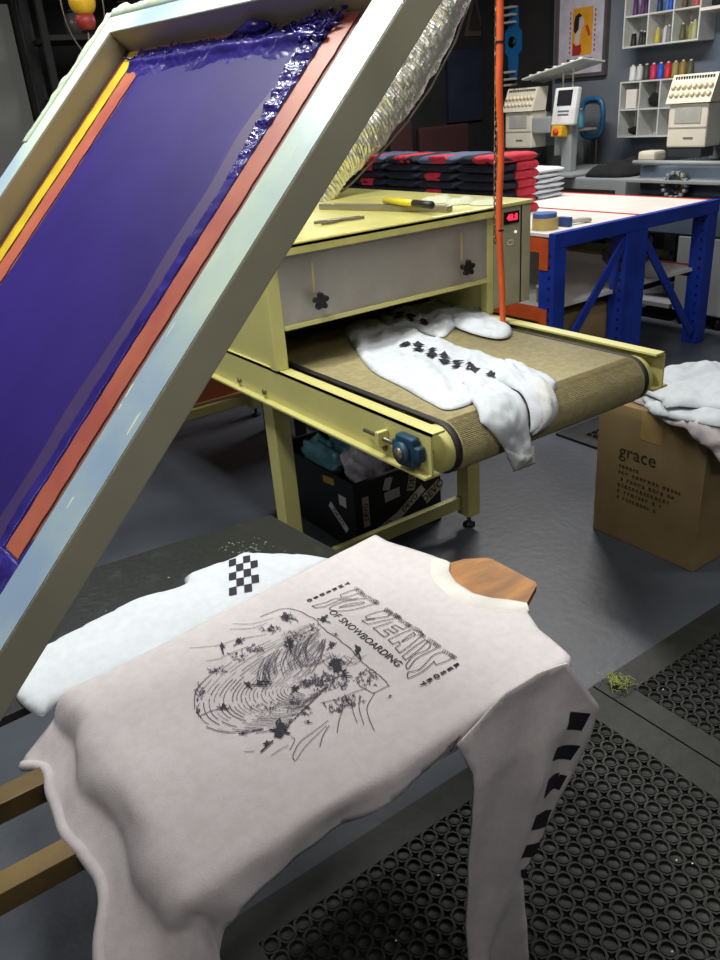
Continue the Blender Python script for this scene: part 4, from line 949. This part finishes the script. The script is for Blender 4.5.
box('bed', 5.10, 5.9, 4.40, 5.50, .967, .985, M_greyp, E1, .003)
for x in (5.2, 5.85):
    for y in (4.0, 5.45): box('stand_leg', x, x+.06, y, y+.06, .001, .714, M_greyp, E1)
box('stand_shelf', 5.2, 5.9, 4.0, 5.5, .30, .33, mat('shelf_cream', (176, 168, 130), .6), E1)
q = MB(); q.box(5.30, 5.5, 4.82, 5.02, 1.275, 1.395, .012); q.build('side_arm', M_greyp, E1)
cp_ = MB(); MR = Matrix.Translation((5.30, 4.68, 1.33)) @ Matrix.Rotation(.16, 4, 'Y'); cp_.box(-.02, .03, -.115, .115, .0, .27, .012, MR); cpn = cp_.build('control_panel', mat('panel_white', (226, 228, 226), .4), E1)
q = MB(); q.box(-.024, -.0205, -.07, .075, .14, .25, 0, MR); q.build('display', mat('lcd', (44, 42, 50), .2), cpn)
q = MB(); q.box(-.024, -.0205, -.055, .055, .095, .105, 0, MR).box(-.024, -.0205, -.055, .055, .07, .08, 0, MR); q.build('buttons', M_slate, cpn)
q = MB(); q.box(-.05, .03, -.03, .075, -.085, -.005, .008, MR); es = q.build('stop_button_box', mat('stop_yellow', (226, 176, 40), .4), cpn)
q = MB(); q.lathe([(0, -.082), (.018, -.080), (.026, -.070), (.026, -.062), (.012, -.052), (0, -.05)], (5.30, 4.70, 1.285), 'X', 16); q.build('stop_button', M_red, es, True)
q = MB(); q.box(5.33, 5.40, 4.62, 4.72, .985, 1.34, .006); q.build('panel_post', M_greyp, E1)
tr = MB(); TM = Matrix.Translation((5.42, 4.83, 1.715)) @ Matrix.Rotation(-.17, 4, 'X') @ Matrix.Rotation(.12, 4, 'Y'); tr.box(-.12, .14, -.32, .31, 0, .012, .002, TM); tray = tr.build('thread_tray', mat('tray_grey', (196, 200, 196), .5), E1)
q = MB(); 
for k in range(7):
    for r_ in range(2): c = TM @ Vector((-.07+r_*.12, -.26+k*.085, .012)); q.lathe([(0, 0), (.022, 0), (.018, .02), (0, .022)], c, 'Z', 10)
q.build('thread_guides', M_whitep, tray, True)
for k in range(7):
    c = TM @ Vector((.0, .02+k*.04, .02)); q = MB(); q.tube(cat_rom([c, c+Vector((-.03, .10, .03)), c+Vector((-.05, .22, -.04)), c+Vector((-.07, .30, -.10))], 4), .004, 6); q.build('thread_wire', M_black, tray, True)
for yy in (4.72, 4.82):
    q = MB(); q.tube([(5.44, yy, 1.33), (5.44, yy, 1.725 if yy < 4.8 else 1.708)], .007, 8); q.build('tray_post', M_whitep, E1)
box('post_base', 5.38, 5.5, 4.70, 4.84, 1.10, 1.34, M_greyp, E1, .004)
# teal thread cones behind the first machine
def cone_proto(): pass
def cone(name, x, y, z, r, h, m, label, group):
    t = thing(name, label, 'thread', (x, y, z), group)
    MB().lathe([(0, .002), (r, .002), (r*1.02, .01), (r*.80, h*.9), (0, h*.9)], (x, y, z), 'Z', 14).build('thread', m, t, True)
    MB().lathe([(0, h*.9+.0005), (r*.45, h*.9+.0005), (r*.35, h), (0, h)], (x, y, z), 'Z', 10).build('tip', M_whitep, t, True)
    return t
M_teal = mat('thread_teal', (60, 130, 150), .6)
bx_ = box('machine_shelf', 5.55, 5.75, 4.72, 5.05, 1.27, 1.285, M_greyp, E1)
for k, yy in enumerate((4.78, 4.86, 4.94, 5.01)):
    cone('thread_cone', 5.62, yy, 1.286, .028, .15, (M_teal, mat('thread_navy', (30, 50, 90), .6))[k % 3 == 2], ('teal','teal','navy','teal')[k]+' thread cone, '+['first', 'second', 'third', 'fourth'][k]+' from the right, behind the left machine control screen', 'thread cones behind the left embroidery machine')
# black cloth heaped on the grey bed
bc = [(5.20, 4.02), (5.30, 3.97), (5.48, 4.0), (5.62, 4.12), (5.62, 4.30), (5.45, 4.38), (5.36, 4.36), (5.22, 4.37), (5.16, 4.28), (5.17, 4.12)]
o = cloth(bc, lambda x, y, d: Vector((x, y, .968+.085*min(1, d/.10)**.7*(1+.5*nz(x*9, y*9))+.01*abs(nz(x*30, y*30)))), .02).build('black_garment', mat('black_cloth', (20, 20, 24), .95, bump=.3, bs=60), None, True, solid=.003)
tag(o, 'black garment heaped on the grey bed of the left embroidery machine', 'garment')

# ------------------------------------------------------------------ wall shelves and thread cones
def cube_shelf(label, y0, y1, z0, z1, cols, rows_, x0=5.99, x1=6.195, t=.012):
    q = MB(); q.box(x1-.004, x1, y0, y1, z0, z1)
    for k in range(cols+1): y = y0+(y1-y0-t)*k/cols; q.box(x0, x1-.004, y, y+t, z0, z1)
    for k in range(rows_+1):
        z = z0+(z1-z0-t)*k/rows_
        for c in range(cols): ya = y0+(y1-y0-t)*c/cols+t; yb = y0+(y1-y0-t)*(c+1)/cols; q.box(x0, x1-.004, ya, yb, z, z+t)
    return tag(q.build('cube_shelf', mat('shelf_white', (216, 218, 214), .5)), label, 'shelf')
cube_shelf('lower white cube shelf on the wall, thread cones standing on top', 3.93, 4.70, 1.185, 1.605, 4, 2)
cube_shelf('white cube shelf on the wall full of coloured thread cones, upper of the two', 4.02, 4.70, 1.845, 2.50, 3, 3)
def th(n_, c): return mat('thread_'+n_, c, .55)
row = [('white', (226, 226, 226)), ('silver white', (204, 204, 206)), ('dark green', (50, 62, 50)), ('crimson pink', (206, 36, 90)), ('blue', (34, 80, 190)), ('red', (206, 36, 44)), ('olive', (150, 140, 80)), ('brown gold', (150, 116, 50)), ('dark khaki', (84, 78, 54))]
for k, (n_, c) in enumerate(row):
    cone('thread_cone', 6.06, 4.635-k*.066, 1.606, .028, .118, th(n_.replace(' ', '_'), c), n_+' thread cone standing on top of the lower wall shelf', 'thread cones on the lower wall shelf')
def cellrow(z, cells, where):
    for ci, cell in enumerate(cells):
        for k, (n_, c, h) in enumerate(cell):
            y = 4.655-ci*.2227-k*.050
            cone('thread_cone', 6.07+(k % 2)*.03, y, z, .022, h, th(n_.replace(' ', '_'), c), n_+' thread cone, '+['first', 'second', 'third', 'last'][k]+' in the '+['left', 'middle', 'right'][ci]+' '+where+' cell of upper wall shelf', 'thread cones in the upper wall shelf')
cellrow(1.8575, [[('black', (24, 24, 26), .10), ('charcoal', (44, 46, 48), .11), ('black', (24, 24, 26), .10), ('grey', (130, 130, 130), .11)], [('yellow', (196, 176, 60), .11), ('silver white', (204, 204, 206), .12), ('grey', (130, 130, 130), .12), ('charcoal', (44, 46, 48), .12)], [('dark olive', (88, 84, 50), .12), ('olive', (150, 140, 80), .12), ('light green', (170, 180, 130), .13), ('dark green', (50, 62, 50), .13)]], 'lower')
cellrow(2.072, [[('purple', (84, 44, 110), .13), ('violet', (110, 50, 120), .13), ('dark purple', (60, 30, 70), .13), ('crimson', (130, 36, 50), .13)], [('dark blue', (24, 50, 110), .14), ('sky blue', (50, 120, 190), .14), ('blue', (34, 80, 190), .14), ('bright blue', (40, 100, 200), .14)], [('brown', (86, 70, 50), .13), ('khaki', (110, 100, 70), .13), ('coral', (196, 80, 80), .14), ('crimson pink', (206, 36, 90), .13)]], 'middle')
# things in the lower shelf
tag(MB().box(6.0, 6.02, 4.54, 4.64, 1.405, 1.545).build('paper_stack', M_white), 'white papers standing in the upper left cell of the lower wall shelf', 'paper')
for (yy, z, lab, r_) in ((4.41, 1.4035, 'black cloth bundle in the upper middle cell of the lower wall shelf', .075), (4.60, 1.198, 'small black cloth bundle in the bottom left cell of the lower wall shelf', .05)):
    q = MB(); bmesh.ops.create_icosphere(q.bm, subdivisions=3, radius=1.0)
    for v in q.bm.verts: d = v.co.copy(); k = 1+.3*nz(d.x*2+yy*9, d.y*2, d.z*2); v.co = Vector((6.09+d.x*.06*k, yy+d.y*r_*k*.95, z+.002+max(0, d.z*.5+.5)*r_*1.3*k))
    tag(q.build('cloth_bundle', mat('black_cloth', (20, 20, 24), .95), None, True), lab, 'cloth')
# white bracket shelf at the right
tag(box('wall_shelf', 5.95, 6.195, 3.1, 4.0, 2.03, 2.05, M_white), 'plain white wall shelf at the top right corner', 'shelf')
tag(MB().box(6.0, 6.15, 3.7, 3.95, 2.052, 2.12, .02).build('black_box', M_black), 'black box on the white wall shelf at the top right', 'box')

# ------------------------------------------------------------------ framed poster
PO = thing('framed_poster', 'framed poster of a woman on a yellow background hanging on the blue grey wall', 'poster', (6.17, 5.27, 1.70))
pw0, pw1, pz0, pz1 = 5.03, 5.53, 1.70, 2.42
q = MB(); q.box(6.15, 6.195, pw0-.03, pw0, pz0-.03, pz1+.03).box(6.15, 6.195, pw1, pw1+.03, pz0-.03, pz1+.03).box(6.15, 6.195, pw0, pw1, pz0-.03, pz0).box(6.15, 6.195, pw0, pw1, pz1, pz1+.03); q.build('frame', mat('poster_frame', (90, 84, 84), .5), PO)
pap = box('paper', 6.17, 6.18, pw0, pw1, pz0, pz1, mat('poster_paper', (206, 202, 214), .6), PO)
PM = lambda a, b_: Vector((6.169, pw1-(pw1-pw0)*a, pz1-(pz1-pz0)*b_))     # a: left->right, b: top->bottom
def pshape(name, pts, m, dx=0.0): q = MB(); q.poly([PM(a, b_)-Vector((dx, 0, 0)) for a, b_ in pts]); return q.build(name, m, pap, solid=.0006)
yl = pshape('yellow_field', [(.30, .30), (.74, .30), (.74, .80), (.30, .80)], mat('poster_yellow', (232, 162, 40), .6))
pshape('figure_hair', [(.33, .45), (.36, .38), (.44, .35), (.50, .38), (.46, .42), (.46, .52), (.40, .58), (.33, .54)], mat('poster_black', (34, 26, 30), .7), .0012)
pshape('figure_skin', [(.45, .40), (.52, .39), (.56, .45), (.54, .49), (.50, .52), (.48, .60), (.46, .70), (.36, .66), (.36, .58), (.44, .52)], mat('poster_skin', (206, 196, 186), .7), .0018)
pshape('figure_dress', [(.32, .66), (.40, .70), (.50, .68), (.52, .76), (.48, .80), (.32, .80)], mat('poster_red', (170, 40, 44), .7), .0024)
pshape('figure_flower', [(.58, .50), (.63, .48), (.69, .56), (.70, .60), (.66, .61)], mat('poster_rust', (176, 70, 36), .7), .0018)
random.seed(2); q = MB()
for side_ in (.24, .78):
    for k in range(9): q.poly([PM(side_+a, .33+k*.052+b_) - Vector((.0012, 0, 0)) for a, b_ in ((0, 0), (.025, 0), (.025, .028), (0, .028))])
q.build('side_lettering', mat('poster_red', (170, 40, 44), .7), pap)
q = MB()
for r_ in range(2):
    x = .20
    while x < .76:
        wd = random.uniform(.02, .05); q.poly([PM(x+a, .835+r_*.032+b_)-Vector((.0012, 0, 0)) for a, b_ in ((0, 0), (wd, 0), (wd, .024), (0, .024))]); x += wd+.008
q.build('bottom_lettering', mat('poster_navy', (30, 40, 60), .7), pap)

# ------------------------------------------------------------------ blue hoop and blue rack on the wall
HC = onx(592, 118, 5.95)
q = MB(); ring = []
for k in range(33):
    a = 2*PI*k/32; ca, sa = math.cos(a), math.sin(a); ex = .5
    ring.append((5.95, HC.y+.115*math.copysign(abs(ca)**.6, ca), HC.z+.15*math.copysign(abs(sa)**.7, sa)))
q.tube(ring, .022, 8, False); 
hoop = tag(q.build('embroidery_hoop', mat('hoop_blue', (40, 96, 140), .4), None, True), 'large rounded blue embroidery hoop between the two machines', 'hoop')
q = MB(); q.box(5.96, 5.97, HC.y-.095, HC.y+.095, HC.z-.13, HC.z+.13, .003); q.build('backing', mat('hoop_backing', (104, 110, 116), .6), hoop)
for dy in (-.06, .06):
    q = MB(); q.tube([(5.95, HC.y+dy, HC.z-.165), (5.95, HC.y+dy, .99)], .008, 8); q.build('stand_rod', M_chain, hoop)
BK = onx(512, 42, 6.10)
rk = thing('thread_rack', 'blue rack with rows of white pegs hanging on the dark wall left of the poster', 'rack', (6.10, BK.y, BK.z-.3))
q = MB(); q.prism([(-.05, -.30), (.05, -.30), (.06, -.12), (.10, -.08), (.10, .08), (.06, .12), (.05, .28), (-.05, .28), (-.06, .12), (-.10, .08), (-.10, -.08), (-.06, -.12)], 0, .02, frame_m((6.128, BK.y, BK.z), (0, -1, 0), (0, 0, 1))); q.build('plate', mat('rack_blue', (30, 110, 176), .5), rk)
q = MB()
for r_ in (-.36, -.31, -.25, .16, .22, .28):
    for c_ in (-.04, 0, .04): q.tube([(6.04, BK.y+c_, BK.z+r_), (6.125, BK.y+c_, BK.z+r_)], .010, 6)
q.build('peg', M_whitep, rk).__setitem__('kind', 'stuff')
q = MB(); q.lathe([(0, 0), (.045, 0), (.045, .012), (0, .012)], (6.094, BK.y, BK.z), 'X', 16); q.build('disc', M_black, rk, True)
# dark panel of wall behind the rack
struct(box('trim_1', 6.13, 6.199, 5.62, 6.499, 0.0, 3.29, M_dark))

# ------------------------------------------------------------------ dark back area
c = ony(478, 20, 6.44)
q = MB(); pt = [(-.13, -.13), (.13, -.13), (0, .30)]; inn_ = [(-.08, -.08), (.08, -.08), (0, .17)]
SG = thing('warning_sign', 'dim triangular warning sign on the dark back wall beside the orange hose', 'sign', (c.x, 6.49, c.z-.2))
q.prism(pt, 0, .01, frame_m((c.x, 6.4985, c.z), (1, 0, 0), (0, 0, 1))); q.build('border', mat('sign_dim', (74, 66, 58), .7), SG)
q = MB(); q.prism(inn_, 0, .008, frame_m((c.x, 6.487, c.z), (1, 0, 0), (0, 0, 1))); q.build('centre', mat('sign_inner', (40, 36, 36), .7), SG)
a = ony(448, 50, 6.45); d_ = ony(488, 108, 6.45)
pb = MB(); pb.box(a.x, min(d_.x, 6.12), 6.46, 6.499, min(a.z, d_.z)-.1, max(a.z, d_.z)); tag(pb.build('dark_picture', mat('picture_navy', (22, 30, 52), .6, 0, (34, 40, 60), 5)), 'dark navy picture on the back wall under the warning sign', 'picture')
for (u0, u1, v0, v1, lab) in ((388, 412, 122, 150, 'dim dark red chair back at the left behind the jacket stacks'), (418, 468, 128, 150, 'dim dark red chair back in the middle behind the jacket stacks')):
    a = ony(u0, v0, 6.1); c = ony(u1, v1, 6.1); zt_ = a.z; t = thing('office_chair', lab, 'chair', ((a.x+c.x)/2, 6.1, 0)); xm = (a.x+c.x)/2
    MB().box(a.x, c.x, 6.08, 6.14, zt_-.45, zt_, .02).build('backrest', mat('chair_maroon', (52, 16, 20), .8), t); MB().box(a.x, c.x, 5.86, 6.15, zt_-.58, zt_-.50, .02).build('seat', mat('chair_maroon', (52, 16, 20), .8), t)
    q = MB(); q.tube([(xm, 6.02, .06), (xm, 6.02, zt_-.585)], .025, 10); q.build('post', M_black, t)
    q = MB(); q.tube([(xm, 6.13, zt_-.52), (xm, 6.155, zt_-.3)], .015, 8); q.build('back_stay', M_black, t)
    q = MB()
    for k in range(5): an = 2*PI*k/5; q.box(0, .28, -.02, .02, .04, .07, 0, frame_m((xm, 6.02, 0), (math.cos(an), math.sin(an), 0), (-math.sin(an), math.cos(an), 0)))
    q.build('star_base', M_black, t)
    for k in range(5): an = 2*PI*k/5; q = MB(); q.lathe([(0, -.01), (.03, -.01), (.03, .01), (0, .01)], (xm+.26*math.cos(an), 6.02+.26*math.sin(an), .031), 'Y', 12); q.build('caster', M_black, t)
# grey roller door and pillar at the far left
struct(box('door_1', -2.4, ony(33, 120, 6.45).x, 6.44, 6.48, .0, 2.38, mat('grey_door', (160, 162, 158), .7, 0, (150, 152, 148), 2)))
pl_ = ony(40, 100, 7.5).x
struct(box('trim_2', ony(33, 120, 6.45).x+.01, ony(37, 120, 6.45).x, 6.38, 6.499, 0, 3.29, mat('trim_brown', (52, 44, 42), .7)))
struct(box('trim_3', ony(38, 120, 6.4).x, ony(50, 120, 6.4).x, 6.33, 6.499, 0, 3.29, mat('pillar_grey', (70, 68, 70), .7, 0, (52, 50, 54), 6)))
# dark shelf rack with jars
rx0, rx1 = ony(54, 90, 5.75).x, ony(54, 90, 5.75).x+1.1
RK = thing('storage_rack', 'dark storage rack with jars in the unlit back left corner', 'rack', ((rx0+rx1)/2, 5.9, 0))
for x in (rx0, rx1-.04):
    for y in (5.75, 6.12): box('upright', x, x+.04, y, y+.04, .001, 2.6, M_black, RK)
for z in (.4, .9, 1.4, 1.75, 2.1, 2.45): box('shelf', rx0+.041, rx1-.041, 5.76, 6.15, z, z+.03, mat('rack_dark', (36, 34, 36), .6), RK)
random.seed(77)
for k, (dx, z, r_, h, cl, nm) in enumerate(((.14, 1.781, .06, .20, (120, 118, 116), 'grey'), (.34, 1.781, .05, .16, (60, 60, 64), 'dark grey'), (.62, 1.781, .06, .22, (44, 60, 70), 'dark blue'), (.16, 2.131, .05, .15, (90, 88, 86), 'pale grey'), (.5, 2.131, .06, .2, (70, 50, 46), 'brown'), (.3, 1.431, .06, .22, (60, 60, 60), 'charcoal'))):
    x = rx0+.08+dx; t = thing('jar', nm+' jar on the '+('upper' if z > 2 else 'middle' if z > 1.6 else 'lower')+' shelf of the dark storage rack', 'jar', (x, 5.86, z))
    MB().lathe([(0, 0), (r_, 0), (r_, h*.75), (r_*.6, h*.85), (0, h*.85)], (x, 5.86, z), 'Z', 16).build('body', mat('jar_'+nm.replace(' ', '_'), cl, .3), t, True)
    MB().lathe([(0, h*.855), (r_*.65, h*.855), (r_*.65, h), (0, h)], (x, 5.86, z), 'Z', 14).build('lid', M_black, t, True)
# yellow and red pull pendant with wire loops
c = ony(82, 2, 3.6)
PD = thing('hanging_pendant', 'yellow ball pendant with a red collar and wire loops hanging in the top left corner', 'pendant', (c.x, 3.6, c.z-.35))
q = MB(); bmesh.ops.create_uvsphere(q.bm, u_segments=20, v_segments=14, radius=.052)
for v in q.bm.verts: v.co = Vector((c.x+v.co.x, 3.6+v.co.y, c.z+v.co.z*1.0))
q.build('ball', mat('pendant_yellow', (214, 168, 40), .35), PD, True)
q = MB(); q.lathe([(0, -.095), (.03, -.095), (.04, -.07), (.035, -.045), (0, -.045)], (c.x, 3.6, c.z), 'Z', 18); q.build('collar', mat('pendant_red', (150, 44, 44), .5), PD, True)
for s_ in (-1, 1):
    q = MB(); q.tube(cat_rom([(c.x+s_*.085, 3.6, c.z+.06), (c.x+s_*.08, 3.6, c.z-.06), (c.x+s_*.05, 3.6, c.z-.15), (c.x, 3.6, c.z-.20), (c.x, 3.6, c.z-.10)], 5), .003, 6); q.build('wire_loop', M_chain, PD, True)
q = MB(); q.tube([(c.x, 3.6, c.z+.05), (c.x, 3.6, 3.29)], .005, 6); q.build('cord', M_black, PD)

# ------------------------------------------------------------------ left carton, wooden stand behind the dryer
lc = thing('low_carton', 'low orange brown box on a pale wooden base on the floor left of the dryer', 'box', (1.55, 4.4, 0))
box('base', .95, 2.04, 4.2, 4.75, .001, .085, mat('pale_wood', (176, 138, 92), .6, 0, (160, 120, 80), 9), lc, .003)
box('body', .97, 2.02, 4.215, 4.73, .086, .42, mat('orange_brown', (190, 104, 60), .6, 0, (176, 94, 54), 4), lc, .003)
ST = thing('wooden_stool', 'dark wooden stool standing under the dryer behind the crate', 'stool', (2.05, 3.55, 0))
for x in (1.88, 2.22):
    for y in (3.36, 3.70): box('leg', x, x+.045, y, y+.045, .001, .42, M_darkwood, ST, .003)
box('seat', 1.86, 2.285, 3.34, 3.765, .421, .45, M_darkwood, ST, .004)
for y in (3.37, 3.71): box('rail', 1.926, 2.219, y, y+.025, .12, .16, M_darkwood, ST)
for x in (1.89, 2.23): box('rail', x, x+.025, 3.406, 3.699, .20, .24, M_darkwood, ST)
